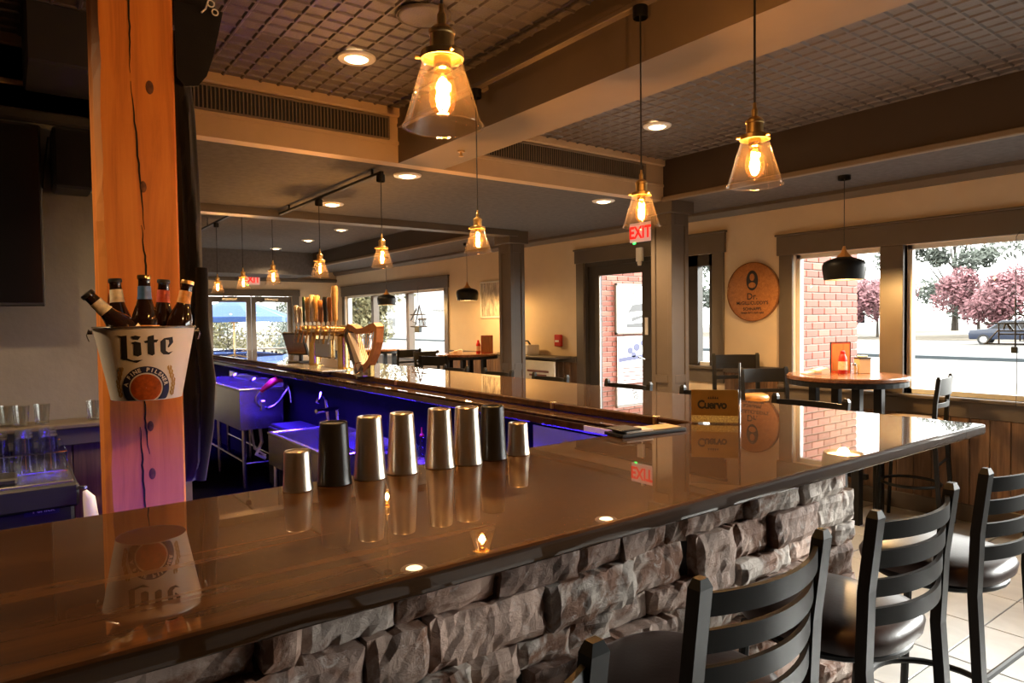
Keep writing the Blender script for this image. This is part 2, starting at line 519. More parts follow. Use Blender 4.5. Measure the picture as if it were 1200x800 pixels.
# floor
fl = struct(MB().box(BX - .15, XW + .15, BY - .15, YF + .15, -0.12, -0.012).build('floor', 'floor'))
ts = 0.457
t0 = MB().cbox(0.003, ts - 0.003, 0.003, ts - 0.003, -0.010, 0.0, 0.002)
tile0 = None
nx, ny = 9, 15
for i in range(nx):
    for j in range(ny):
        x = XW - (i + 1) * ts; y = -2.4 + j * ts
        if tile0 is None:
            o = tile0 = t0.build('floor_tile', 'tile', fl)
        else:
            o = tile0.copy(); C.objects.link(o)
        o.location = (x, y, 0)
MB().box(-3.2, 2.28, 1.25, YF, -0.011, 0.001).build('bar_floor_mat', 'floor_bar', fl)
MB().box(2.6, 5.6, 4.46, YF, -0.011, -0.001).build('dining_floor', 'tile', fl)

# walls -------------------------------------------------------------
def holed_wall(axis, fixed0, fixed1, lo, hi, z1, holes):
    """wall slab of boxes around rectangular holes (a0, a1, z0, z1)"""
    mb = MB()
    def bx(a0, a1, zz0, zz1):
        if a1 - a0 < 1e-4 or zz1 - zz0 < 1e-4: return
        if axis == 'x': mb.box(fixed0, fixed1, a0, a1, zz0, zz1)
        else: mb.box(a0, a1, fixed0, fixed1, zz0, zz1)
    cur = lo
    for a0, a1, h0, h1 in sorted(holes):
        bx(cur, a0, 0, z1); bx(a0, a1, 0, h0); bx(a0, a1, h1, z1); cur = a1
    bx(cur, hi, 0, z1)
    return mb

W1 = (2.595, 3.347, 0.905, 2.055)      # narrow window
W2 = (0.08, 2.42, 0.905, 2.055)        # wide window
W3 = (-2.9, -0.08, 0.905, 2.055)       # its neighbour further along
WS = (4.20, 4.64, 1.03, 2.14)          # sidelight beside the door
D1 = (4.95, 6.05, 0.0, 2.18)           # entrance door
W5 = (9.30, 13.25, 0.90, 2.03)         # far window
wall_r = struct(holed_wall('x', XW, XW + .15, BY, YF + .15, 3.0, [W1, W2, W3, WS, D1, W5]).build('wall_right', 'wall'))
D2 = (3.06, 4.66, 0.0, 2.04)
wall_f = struct(holed_wall('y', YF, YF + .15, 0.8, XW, 3.0, [D2]).build('wall_far', 'wall'))
wall_l = struct(MB().box(BX, 0.80, YS, YS + .15, 0, 3.0).build('wall_left', 'wall_grey'))
struct(MB().box(0.65, 0.80, YS + .15, YF + .15, 0, 3.0).build('wall_left_far', 'wall_grey'))
wall_b = struct(MB().box(BX, XW, BY - .15, BY, 0, 3.0).build('wall_back', 'wall_dark'))
struct(MB().box(BX - .15, BX, BY - .15, YS, 0, 3.0).build('wall_back_left', 'wall_dark'))

# tin ceiling of embossed panels
ceil = struct(MB().box(BX - .15, XW + .15, BY - .15, YF + .15, ZT + 0.03, ZT + 0.12).build('ceiling', 'tin'))
PS = 0.61
def tin_panel():
    mb = MB(); p = PS / 6; e = 0.0045; q = 0.0115; h = 0.008
    for i in range(6):
        for j in range(6):
            x0, y0 = i * p, j * p
            o = [(x0, y0, -h), (x0 + p, y0, -h), (x0 + p, y0 + p, -h), (x0, y0 + p, -h)]
            a = [(x0 + e, y0 + e, -h), (x0 + p - e, y0 + e, -h), (x0 + p - e, y0 + p - e, -h), (x0 + e, y0 + p - e, -h)]
            b = [(x0 + q, y0 + q, 0), (x0 + p - q, y0 + q, 0), (x0 + p - q, y0 + p - q, 0), (x0 + q, y0 + p - q, 0)]
            fs = [(8, 9, 10, 11)]
            for k in range(4):
                k2 = (k + 1) % 4
                fs += [(k, k2, 4 + k2, 4 + k), (4 + k, 4 + k2, 8 + k2, 8 + k)]
            mb.add(o + a + b, fs)
    return mb
pan0 = None
for i in range(-3, 8):
    for j in range(-2, 7):
        x, y = i * PS + 0.40, YS - (j + 1) * PS
        if x > 4.65: continue
        if pan0 is None: o = pan0 = tin_panel().build('ceiling_panel', 'tin', ceil)
        else: o = pan0.copy(); C.objects.link(o)
        o.location = (x, y, ZT)
# lower ceiling past the soffit, perimeter soffit, recess past the slim beam
slab = struct(MB().box(0.80, XW, YS + 0.10, 6.42, ZL, ZT + .03).build('ceiling_lower', 'slab'))
struct(MB().box(XP + .04, XW, BY, YS + .1, ZL, ZT + .03).build('ceiling_soffit_window_side', 'slab'))
struct(MB().box(XP + .04, XW, 6.42, YF, ZL, ZT + .03).build('ceiling_soffit_far_window_side', 'slab'))
struct(MB().box(0.80, XP + .04, 6.42, YF, ZT - .08, ZT + .03).build('ceiling_recess', 'slab'))
struct(MB().box(0.80, XP + .04, 12.6, YF, 2.40, ZT).build('ceiling_soffit_far', 'slab'))

# fascia boards and beams
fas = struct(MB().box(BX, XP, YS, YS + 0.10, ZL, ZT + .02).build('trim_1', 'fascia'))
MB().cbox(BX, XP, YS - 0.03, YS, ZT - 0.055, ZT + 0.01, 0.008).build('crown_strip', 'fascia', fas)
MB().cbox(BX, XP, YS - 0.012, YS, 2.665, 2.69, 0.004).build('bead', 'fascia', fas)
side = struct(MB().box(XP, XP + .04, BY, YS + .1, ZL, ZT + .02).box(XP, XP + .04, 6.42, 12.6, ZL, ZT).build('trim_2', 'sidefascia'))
MB().cbox(XP - .03, XP + .02, BY, YS, ZL - .012, ZL + .028, 0.006).build('edge_strip', 'beam', side)
MB().cbox(XP - .03, XP + .02, 6.55, 12.6, ZL - .012, ZL + .028, 0.006).build('edge_strip', 'beam', side)
b2 = struct(MB().box(2.10, 2.44, BY, YS, ZL, ZT + .02).build('trim_3', 'beam'))
slim = struct(MB().box(0.80, XP + .1, 6.30, 6.46, 2.48, ZT).build('trim_4', 'trim'))
struct(MB().prism([(0, 0), (0, -.075), (-.03, -.075), (-.065, -.03), (-.065, 0)], lambda u, v: (XW + u, BY, ZL + v), lambda u, v: (XW + u, YF, ZL + v)).build('trim_5', 'trim'))
struct(MB().cbox(0.8, XW, YF - .06, YF, 2.33, 2.40, .01).build('trim_6', 'trim'))
struct(MB().cbox(BX, 0.80, YS - .05, YS, ZL - .055, ZL, .01).build('trim_7', 'bulkhead'))
bulk = struct(MB().cbox(0.10, 0.62, 3.55, YS - .02, 2.64, ZT, .01).build('trim_8', 'bulkhead'))

# air grilles in the soffit face
def grille(x0, x1, label):
    g = thing('air_grille', label, 'vent', ((x0 + x1) / 2, YS, 2.71))
    f = MB()
    f.cbox(x0 - .015, x1 + .015, YS - .018, YS, 2.69, 2.702, .003).cbox(x0 - .015, x1 + .015, YS - .018, YS, 2.828, 2.84, .003)
    f.cbox(x0 - .015, x0, YS - .018, YS, 2.70, 2.83, .003).cbox(x1, x1 + .015, YS - .018, YS, 2.70, 2.83, .003)
    f.build('frame', 'beam', g, world=True)
    MB().box(x0, x1, YS - .004, YS - .001, 2.70, 2.83).build('duct_backing', 'blackmatte', g, world=True)
    s = MB(); n = int((x1 - x0) / 0.0215)
    for k in range(n):
        x = x0 + (k + .5) * (x1 - x0) / n
        s.box(x - .0032, x + .0032, YS - .011, YS - .005, 2.70, 2.83)
    stuff(s.build('slats', 'beam', g, world=True))
grille(0.55, 2.02, 'long louvred air grille on the soffit behind the wooden post')
grille(2.62, 4.45, 'long louvred air grille on the soffit beside the panelled column')

# columns -----------------------------------------------------------
def column(x0, y0, w, d, zt, label):
    c = thing('column', label, 'column', (x0 + w / 2, y0 + d / 2, 0), group='panelled columns')
    MB().box(x0 + .012, x0 + w - .012, y0 + .012, y0 + d - .012, 0, zt).build('shaft', 'column', c, world=True)
    s = .05
    for sx in (0, 1):
        for sy in (0, 1):
            X0 = x0 if sx == 0 else x0 + w - s; Y0 = y0 if sy == 0 else y0 + d - s
            MB().cbox(X0, X0 + s, Y0, Y0 + s, 0, zt, .004).build('corner_stile', 'column', c, world=True)
    for z0, z1 in ((0, .16), (.93, 1.0), (zt - .10, zt)):
        m = MB()
        m.box(x0 + s, x0 + w - s, y0, y0 + .012, z0, z1).box(x0 + s, x0 + w - s, y0 + d - .012, y0 + d, z0, z1)
        m.box(x0, x0 + .012, y0 + s, y0 + d - s, z0, z1).box(x0 + w - .012, x0 + w, y0 + s, y0 + d - s, z0, z1)
        m.build('panel_rail', 'column', c, world=True)
    MB().cbox(x0 - .035, x0 + w + .035, y0 - .035, y0 + d + .035, zt, ZL, .006).build('capital', 'column', c, world=True)
column(4.735, 3.99, .235, .240, 2.44, 'square taupe panelled column at the outer corner of the soffit')
column(4.72, 6.36, .21, .235, 2.40, 'square taupe panelled column standing before the framed print')

# windows and doors -------------------------------------------------
def window_x(name, w, sill=True, mull=(), head_ext=.09):
    y0, y1, z0, z1 = w
    win = struct(bpy.data.objects.new(name, None)); C.objects.link(win); win.location = (XW, (y0 + y1) / 2, z0)
    m = MB(); t = .035
    m.box(XW + .05, XW + .10, y0, y0 + t, z0, z1).box(XW + .05, XW + .10, y1 - t, y1, z0, z1)
    m.box(XW + .05, XW + .10, y0, y1, z0, z0 + t).box(XW + .05, XW + .10, y0, y1, z1 - t, z1)
    m.build('sash', 'siding', win, world=True)
    ys = [y0 + t] + [q for a in mull for q in (a - .05, a + .05)] + [y1 - t]
    for a in mull: MB().cbox(XW - .01, XW + .11, a - .05, a + .05, z0 + t, z1 - t, .005).build('mullion', 'trim', win, world=True)
    for k in range(0, len(ys), 2):
        MB().box(XW + .073, XW + .077, ys[k], ys[k + 1], z0 + t, z1 - t).build('pane', 'glass', win, world=True)
    return win
def casing_x(win, y0, y1, z0, z1, head, wl=.14, wr=.14, sill=True):
    """boards round an opening; wl on the high-y side"""
    MB().cbox(XW - .022, XW, y1, y1 + wl, z0 - (.03 if sill else 0), z1, .004).build('casing', 'trim', win, world=True)
    MB().cbox(XW - .022, XW, y0 - wr, y0, z0 - (.03 if sill else 0), z1, .004).build('casing', 'trim', win, world=True)
    MB().cbox(XW - .03, XW, y0 - wr - .02, y1 + wl + .02, z1, head, .004).build('head_casing', 'trim', win, world=True)
    MB().cbox(XW - .04, XW, y0 - wr - .035, y1 + wl + .035, head, head + .022, .005).build('head_cap', 'trim', win, world=True)
    if sill:
        MB().cbox(XW - .05, XW + .05, y0 - wr, y1 + wl, z0 - .03, z0, .006).build('sill', 'trim', win, world=True)
        MB().cbox(XW - .022, XW, y0 - wr, y1 + wl, z0 - .16, z0 - .03, .004).build('apron', 'trim', win, world=True)
w1 = window_x('window_1', W1); w2 = window_x('window_2', W2)
MB().cbox(XW - .022, XW, W1[1], W1[1] + .13, .875, W1[3], .004).build('casing', 'trim', w1, world=True)
MB().cbox(XW - .026, XW + .05, W2[1], W1[0], .875, W1[3], .004).build('casing', 'trim', w1, world=True)
MB().cbox(XW - .03, XW, W2[0] - .04, W1[1] + .15, W1[3], 2.225, .004).build('head_casing', 'trim', w1, world=True)
MB().cbox(XW - .04, XW, W2[0] - .02, W1[1] + .165, 2.225, 2.243, .005).build('head_cap', 'trim', w1, world=True)
MB().cbox(XW - .05, XW + .05, W2[0] - .04, W1[1] + .13, .875, .905, .006).build('sill', 'trim', w1, world=True)
MB().cbox(XW - .022, XW, W2[0] - .04, W1[1] + .13, .76, .875, .004).build('apron', 'trim', w1, world=True)
MB().cbox(XW - .022, XW, W2[0] - .08, W2[0], .875, W1[3], .004).build('casing', 'trim', w2, world=True)
w3 = window_x('window_3', W3); casing_x(w3, W3[0], W3[1], W3[2], W3[3], 2.225, .02, .14)
w4 = window_x('window_4', WS)
MB().box(XW + .02, XW + .10, 4.20, 4.26, 1.03, 2.14).box(XW + .02, XW + .10, 4.40, 4.64, 1.03, 2.14).box(XW + .02, XW + .1, 4.2, 4.64, 2.03, 2.14).build('dark_frame', 'bulkhead', w4, world=True)
casing_x(w4, WS[0], WS[1], WS[2], WS[3], 2.33, .14, .135)
w5 = window_x('window_5', W5, mull=(10.55, 11.95)); casing_x(w5, W5[0], W5[1], W5[2], W5[3], 2.21, .12, .12)

# entrance door
d1 = struct(bpy.data.objects.new('door_1', None)); C.objects.link(d1); d1.location = (XW, 5.5, 0)
y0, y1 = D1[0], D1[1]
MB().box(XW, XW + .12, y0, y0 + .05, 0, 2.18).box(XW, XW + .12, y1 - .05, y1, 0, 2.18).box(XW, XW + .12, y0 + .05, y1 - .05, 2.13, 2.18).build('door_frame', 'bulkhead', d1, world=True)
lf = MB()
lf.box(XW + .03, XW + .075, y0 + .05, y0 + .21, .01, 2.13).box(XW + .03, XW + .075, y1 - .22, y1 - .05, .01, 2.13)
lf.box(XW + .03, XW + .075, y0 + .21, y1 - .22, 2.02, 2.13).box(XW + .03, XW + .075, y0 + .21, y1 - .22, .01, .28)
leaf = lf.build('door_leaf', 'bulkhead', d1, world=True)
MB().box(XW + .05, XW + .055, y0 + .21, y1 - .22, .28, 2.02).build('pane', 'glass', d1, world=True)
MB().box(XW + .02, XW + .034, y1 - .235, y1 - .22, .28, 2.02).build('glazing_bead', 'siding', d1, world=True)
MB().cbox(XW + .018, XW + .03, 5.07, 5.115, 1.33, 1.52, .004).build('door_label', 'paper', d1, world=True)
MB().tube([(XW + .03, 5.06, 1.06), (XW - .03, 5.06, 1.06), (XW - .035, 5.16, 1.09)], .009).build('handle', 'chrome', d1, world=True)
casing_x(d1, y0, y1, 0, 2.18, 2.33, .135, .135, sill=False)

# patio double doors in the far wall
d2 = struct(bpy.data.objects.new('door_2', None)); C.objects.link(d2); d2.location = (3.86, YF, 0)
MB().cbox(2.90, 3.06, YF - .025, YF, 0, 2.04, .004).cbox(4.66, 4.80, YF - .025, YF, 0, 2.04, .004).cbox(2.88, 4.82, YF - .03, YF, 2.04, 2.17, .004).build('casing', 'trim', d2, world=True)
for a, b in ((3.06, 3.86), (3.86, 4.66)):
    q = MB(); s = .09
    q.box(a + .005, a + s, YF + .02, YF + .07, .01, 2.03).box(b - s, b - .005, YF + .02, YF + .07, .01, 2.03)
    q.box(a + s, b - s, YF + .02, YF + .07, 1.92, 2.03).box(a + s, b - s, YF + .02, YF + .07, .01, .25)
    le = q.build('door_leaf', 'trim', d2, world=True)
    MB().box(a + s, b - s, YF + .043, YF + .048, .25, 1.92).build('pane', 'glass', d2, world=True)
    MB().cbox((a + b) / 2 - .16, (a + b) / 2 + .12, YF - .03, YF + .02, 1.95, 2.0, .006).build('door_closer', 'steel', d2, world=True)
    MB().cyl((a + .1, YF - .02, 1.0), (b - .1, YF - .02, 1.0), .018).build('push_bar', 'steel', d2, world=True)

# wainscot of vertical planks with cap and baseboard on the window wall
def planks(wall, y0, y1, z0, z1, width=.125):
    n = max(1, round((y1 - y0) / width)); w = (y1 - y0) / n
    for k in range(n):
        MB().cbox(XW - .016, XW, y0 + k * w + .002, y0 + (k + 1) * w - .002, z0, z1, .003).build('plank', 'plank', wall)
planks(wall_r, W2[0] - .9, W1[1] + .13, .13, .76)
planks(wall_r, W1[1] + .14, WS[0] - .14, .13, .98)
planks(wall_r, D1[1] + .14, 9.15, .13, .98)
for a, b, zc in ((W1[1] + .135, WS[0] - .14, .98), (D1[1] + .14, 9.15, .98)):
    struct(MB().cbox(XW - .035, XW, a, b, zc, zc + .075, .006).build('trim_9', 'trim'))
struct(MB().cbox(XW - .02, XW, BY, D1[0] - .14, 0, .13, .005).build('baseboard_right', 'trim'))
struct(MB().cbox(XW - .02, XW, D1[1] + .14, YF, 0, .13, .005).build('baseboard_right_far', 'trim'))
for k in range(14):
    MB().cbox(-1.0 + k * .125 + .002, -1.0 + (k + 1) * .125 - .002, YS - .016, YS, 0, .93, .003).build('plank', 'plank', wall_l)

# ------------------------------------------------------------------ the bar
ZC = 1.134
AX1, AY0, AY1 = 2.705, .900, 1.592
BI, BYE = 2.003, 11.0
poly = [(-2.9, AY0), (AX1, AY0), (AX1, BYE), (BI, BYE), (BI, AY1), (-2.9, AY1)]
n = len(poly)
vs = [(x, y, ZC - .036) for x, y in poly] + [(x, y, ZC) for x, y in poly]
fs = [tuple(range(n - 1, -1, -1)), tuple(range(n, 2 * n))] + [(k, (k + 1) % n, n + (k + 1) % n, n + k) for k in range(n)]
top = thing('bar_counter', 'long glossy dark walnut bar top bending round a corner', 'bar top', (0, 0, ZC - .036))
bezel(vs, fs, .0095, 3).build('countertop', 'counter', top, world=True)
MB().cbox(BI - .141, BI + .01, AY1 + .002, BYE, ZC - .079, ZC - .039, .007).build('drink_rail', 'counter', top, world=True)
MB().cbox(BI - .141, BI - .128, AY1 + .002, BYE, ZC - .039, ZC - .029, .003).build('rail_lip', 'counter', top, world=True)
MB().cbox(BI - .147, BI - .1405, 1.866, 2.02, ZC - .071, ZC - .048, .001).build('sticker_plate', 'paper', top, world=True)
for y in (1.763, 2.38, 3.94):
    MB().cbox(BI - .010, BI + .017, y, y + .014, ZC - .029, ZC + .0025, .001).build('joint_strip', 'brass', top, world=True)

base = thing('stone_bar_wall', 'stone faced bar wall under the walnut bar top', 'bar', (0, 0, 0))
SY = 1.212          # stone backing plane
SX = 2.311
core = MB().box(-2.9, SX, SY, SY + .14, 0, ZC - .036).box(SX - .14, SX, SY + .14, BYE - .1, 0, ZC - .036)
core.build('core_wall', 'bulkhead', base, world=True)
MB().box(SX - .155, SX - .14, SY + .16, BYE - .1, 0, ZC - .1).build('inner_panel', 'rubber_black', base, world=True)
MB().box(-2.9, SX - .2, SY + .14, SY + .155, 0, ZC - .1).build('inner_panel', 'rubber_black', base, world=True)
rs = random.Random(21)
def stone(x0, x1, z0, z1, proud, end=False):
    """rough split-face block: bumpy front grid on a box, front at -y"""
    w, h = x1 - x0, z1 - z0
    gx = max(5, int(w / .018)); gz = max(4, int(h / .018))
    sd = rs.uniform(0, 100)
    tl, tr = rs.uniform(-.012, .012), rs.uniform(-.012, .012)
    mb = MB(); vs = []
    for j in range(gz + 1):
        for i in range(gx + 1):
            u, t = i / gx, j / gz
            x, z = x0 + u * w, z0 + t * h
            edge = min(u * w, (1 - u) * w, t * h, (1 - t) * h)
            r = .012 * noise.noise(Vector((x * 11 + sd, z * 15, sd))) + .007 * noise.noise(Vector((x * 36, z * 40 + sd, 2))) + .005 * noise.noise(Vector((x * 75, z * 75 + sd, 5)))
            dpt = proud + r + tl * (1 - u) + tr * u
            if edge < 1e-6:
                dpt -= .007 + .006 * rs.random()
                x += rs.uniform(-.003, .003); z += rs.uniform(-.003, .003)
            vs.append((x, SY - max(.008, dpt), z))
    k = len(vs)
    fs = [(j * (gx + 1) + i, j * (gx + 1) + i + 1, (j + 1) * (gx + 1) + i + 1, (j + 1) * (gx + 1) + i) for j in range(gz) for i in range(gx)]
    rim = [i for i in range(gx + 1)] + [(j) * (gx + 1) + gx for j in range(1, gz + 1)] + [gz * (gx + 1) + i for i in range(gx - 1, -1, -1)] + [j * (gx + 1) for j in range(gz - 1, 0, -1)]
    back = [(vs[i][0], SY + .002, vs[i][2]) for i in rim]
    m = len(rim)
    fs += [(rim[i], k + i, k + (i + 1) % m, rim[(i + 1) % m]) for i in range(m)]
    mb.add(vs + back, fs)
    return mb.build('stone', 'stone', base)
# courses vary in height; some pairs of courses are bridged by tall blocks
z = 0.0
levels = [0]
while z < 1.075:
    z += rs.choice((.055, .07, .085, .10, .11)); levels.append(min(z, 1.094))
levels = [l for l in levels if l < 1.055] + [1.094]
busy = {}
for r in range(len(levels) - 1):
    x = -.35
    while x < SX + .03:
        w = rs.uniform(.12, .30)
        if rs.random() < .12: w = rs.uniform(.06, .10)
        x1 = min(x + w, SX + .035)
        if SX + .035 - x1 < .06: x1 = SX + .035
        blocks = [b for b in busy.get(r, []) if b[0] < x1 and b[1] > x]
        if blocks:
            b = min(blocks)
            if b[0] - x > .05: x1 = b[0]
            else:
                x = b[1]; continue
        z1 = levels[r + 1]
        if r + 2 < len(levels) and rs.random() < .22 and not busy.get(r + 1) or (r + 2 < len(levels) and rs.random() < .16):
            if not [b for b in busy.get(r + 1, []) if b[0] < x1 and b[1] > x]:
                z1 = levels[r + 2]; busy.setdefault(r + 1, []).append((x, x1))
        if x1 - x > .03:
            stone(x + .004, x1 - .004, levels[r] + .003, z1 - .003, rs.uniform(.022, .058))
        x = x1
# panelling on the guest side of the other leg
for k in range(12):
    MB().cbox(SX, SX + .02, 1.30 + k * .8, 1.30 + k * .8 + .76, .15, ZC - .07, .006).build('panel', 'dark_wood', base)
MB().tube([(SX + .18, SY + .2, .18), (SX + .18, 10.6, .18)], .022, 10).build('foot_rail', 'brass', base)
for k in range(7):
    MB().cyl((SX, 1.6 + k * 1.45, .18), (SX + .18, 1.6 + k * 1.45, .18), .012).build('rail_bracket', 'brass', base)
# blue strips under the rail
strip = thing('light_strip', 'blue light strip glowing under the inner rail of the bar', 'light strip', (BI - .05, 7.0, ZC - .086))
MB().box(BI - .06, BI - .04, AY1 + .05, BYE - .1, ZC - .086, ZC - .080).build('diffuser', 'led', strip, world=True)
for k in range(5):
    l = bpy.data.lights.new('blue_strip_light', 'AREA'); l.shape = 'RECTANGLE'; l.size = .03; l.size_y = 1.7
    l.spread = math.radians(115); l.energy = LED_W; l.color = (.05, .015, 1.0)
    o = bpy.data.objects.new('blue_strip_light', l); C.objects.link(o); o.location = (0, 2.50 + k * 1.80 - 7.0, -.012)
    o.parent = strip

strip2 = thing('light_strip', 'blue light strip under the inner edge of the near bar leg', 'light strip', (.9, AY1 - .03, ZC - .06))
MB().box(-.3, 1.85, AY1 - .035, AY1 - .02, ZC - .044, ZC - .0365).build('diffuser', 'led', strip2, world=True)
l = bpy.data.lights.new('blue_strip_light', 'AREA'); l.shape = 'RECTANGLE'; l.size = 2.0; l.size_y = .03
l.spread = math.radians(110); l.energy = LED_W * .22; l.color = (.05, .015, 1.0)
o = bpy.data.objects.new('blue_strip_light', l); C.objects.link(o); o.location = (.1, .02, -.01); o.parent = strip2
o.rotation_euler = (math.radians(55), 0, 0)

# ------------------------------------------------------------------ wooden post, bucket, bottles, jacket
px0, px1, py0, py1 = .212, .4127, 2.172, 2.31
post = thing('wooden_post', 'square rough sawn fir post rising behind the bar top', 'post', ((px0 + px1) / 2, (py0 + py1) / 2, 0))
pm = MB(); rows = 60; ring = []
for r in range(rows + 1):
    z = r * (ZT + .02) / rows
    j = lambda k: .004 * noise.noise(Vector((k * 9.1, z * 7, 3))) + .003 * noise.noise(Vector((k * 5, z * 23, 1)))
    wn = .015 + .009 * noise.noise(Vector((1, z * 5, 9)))     # waney left arris
    ring.append([(px0 + j(1), py0 + wn + .02, z), (px0 + wn + j(2), py0 + j(6) * .4, z), ((px0 + px1) / 2, py0, z), (px1 - .006, py0, z), (px1, py0 + .006, z), (px1, py1, z), (px0, py1, z)])
vs = [p for q in ring for p in q]; k = 7
fs = [(r * k + i, r * k + (i + 1) % k, (r + 1) * k + (i + 1) % k, (r + 1) * k + i) for r in range(rows) for i in range(k)]
pm.add(vs, fs).build('timber', 'post_wood', post, world=True)
def crack(pts, w):
    mb = MB(); L, Rr = [], []
    for i, (x, z) in enumerate(pts):
        t = i / (len(pts) - 1); ww = w * math.sin(PI * min(max(t, .04), .96)) + .0004
        L.append((x - ww, py0 - .0012, z)); Rr.append((x + ww, py0 - .0012, z))
    n = len(pts)
    mb.add(L + Rr + [(x, y + .006, z) for x, y, z in L] + [(x, y + .006, z) for x, y, z in Rr],
           [q for i in range(n - 1) for q in ((i, i + 1, n + i + 1, n + i), (i, 2 * n + i, 2 * n + i + 1, i + 1), (n + i, n + i + 1, 3 * n + i + 1, 3 * n + i))])
    mb.build('crack', 'crack', post, world=True)
rk = random.Random(3)
def wander(xs, zs, n=16, a=.0016):
    out = []; xs = [px0 + (x - .186) * 1.14 for x in xs]; zs = [1.506 + (z - 1.507) * 1.14 for z in zs]
    for i in range(n + 1):
        t = i / n * (len(xs) - 1); q = min(int(t), len(xs) - 2); u = t - q
        out.append((xs[q] * (1 - u) + xs[q + 1] * u + rk.uniform(-a, a), zs[q] * (1 - u) + zs[q + 1] * u))
    return out
crack(wander([.256, .264, .262], [2.62, 2.28, 2.13]), .0020)
crack(wander([.262, .272, .276, .283], [2.11, 1.98, 1.88, 1.75]), .0022)
crack(wander([.277, .284, .288], [1.76, 1.66, 1.52]), .0022)
crack(wander([.274, .272, .279], [1.37, 1.28, 1.19]), .0018)
crack(wander([.262, .264, .270], [1.26, 1.15, .95]), .0024)
for x, z, r in ((.3466, 2.185, .013), (.3229, 1.903, .011), (.3238, 1.224, .010), (.3247, 1.087, .011)):
    kn = MB().lathe([(.0001, .0016), (r * .5, .0013), (r, 0)], 16).build('knot', 'knot', post)
    kn.rotation_euler = (PI / 2, 0, 0)
    kn.location = (x - post.location[0], py0 - .0005 - post.location[1], z); kn.scale = (.8, 1.5, 1)

# bucket: tapered pail, printed front, clamped to the post
bcx, bcy, bz0, bz1, br0, br1 = .2987, 2.043, 1.319, 1.507, .0844, .1204
bucket = thing('beer_bucket', 'white metal beer bucket printed with Lite fixed to the wooden post', 'bucket', (bcx, bcy, bz0))
H = bz1 - bz0
MB().lathe([(.001, .002), (br0 - .002, .002), (br0, 0), (br0 + .0005, .003), (br1, H), (br1 - .003, H), (br0 - .002, .004), (.001, .004)], 56).build('pail', 'white', bucket, smooth=True, angle=30)
rim = [(br1 * math.cos(a), br1 * math.sin(a), H) for a in (2 * PI * k / 48 for k in range(48))]
MB().tube(rim, .0032, 8, True).build('rolled_rim', 'steel', bucket, smooth=True)
MB().cbox(-.03, .03, br1 - .01, py0 - bcy, H - .06, H - .01, .003).build('bracket', 'steel', bucket)
fa = math.atan2(-bcy, -bcx)          # direction of the printed front
for s in (-1, 1):
    a = fa + s * 1.60
    e = MB()
    e.cyl((br1 * math.cos(a), br1 * math.sin(a), H - .012), ((br1 + .011) * math.cos(a), (br1 + .011) * math.sin(a), H - .012), .005, n=10)
    e.tube([((br1 + .008) * math.cos(a), (br1 + .008) * math.sin(a), H - .004 - .0), ((br1 + .013) * math.cos(a), (br1 + .013) * math.sin(a), H - .02), ((br1 + .008) * math.cos(a), (br1 + .008) * math.sin(a), H - .035)], .0018, 6)
    e.build('ear', 'steel', bucket)
def on_pail(u, v, off=.0012):
    """u: metres round the pail from its front, v: metres up from the base"""
    r = br0 + (br1 - br0) * v / H
    a = fa + u / r
    return ((r + off) * math.cos(a), (r + off) * math.sin(a), v)
UN = H / 690.0                      # artwork units
def art(x, y): return ((x - 505) * UN, (735 - y) * UN)
def subdiv(vs, fs, cuts=2):
    bm = bmesh.new(); bv = [bm.verts.new((*p[:2], 0)) for p in vs]
    for f in fs:
        try: bm.faces.new([bv[i] for i in f])
        except ValueError: pass
    bmesh.ops.triangulate(bm, faces=bm.faces)
    bmesh.ops.subdivide_edges(bm, edges=bm.edges, cuts=cuts, use_grid_fill=True)
    bm.verts.index_update()
    out = [v.co[:] for v in bm.verts], [tuple(v.index for v in f.verts) for f in bm.faces]
    bm.free(); return out
LITE = [[(255, 112), (300, 122), (352, 116), (352, 330), (322, 345), (296, 326), (302, 140)],
        [(287, 328), (335, 324), (400, 350), (480, 345), (428, 373)],
        [(383, 186), (420, 172), (466, 186), (470, 298), (440, 314), (404, 300), (406, 200)],
        [(386, 128), (424, 118), (468, 130), (444, 160), (404, 152)],
        [(528, 128), (574, 116), (578, 296), (556, 310), (520, 292), (522, 140)],
        [(490, 172), (540, 160), (612, 160), (596, 186), (500, 190)],
        [(628, 178), (662, 148), (676, 160), (676, 268), (700, 286), (746, 274), (704, 306), (652, 302), (628, 274)],
        [(662, 148), (742, 138), (748, 190), (702, 240), (692, 232), (708, 196), (704, 168), (676, 164)]]
mb = MB()
for p in LITE:
    vs, fs = subdiv([art(*q) for q in p], [tuple(range(len(p)))], 1)
    mb.add([on_pail(x, y) for x, y, _ in vs], fs)
mb.build('brand_lettering', 'ink', bucket)
def disc_ring(r0, r1, name, mat, off):
    mb = MB(); n = 56; R = [r0 + (r1 - r0) * i / 3 for i in range(4)]
    vs = []
    for r in R:
        for k in range(n + 1):
            a = 2 * PI * k / n
            x, y = 499 + r * math.cos(a), 612 - r * math.sin(a)
            u, v = art(x, min(y, 728)); vs.append(on_pail(u, v, off))
    fs = [(i * (n + 1) + k, i * (n + 1) + k + 1, (i + 1) * (n + 1) + k + 1, (i + 1) * (n + 1) + k) for i in range(3) for k in range(n)]
    return mb.add(vs, fs).build(name, mat, bucket)
disc_ring(143, 204, 'emblem_ring', 'navy', .0010)
disc_ring(2, 130, 'emblem_disc', 'redink', .0012)
mb = MB(); word = 'A FINE PILSNER'
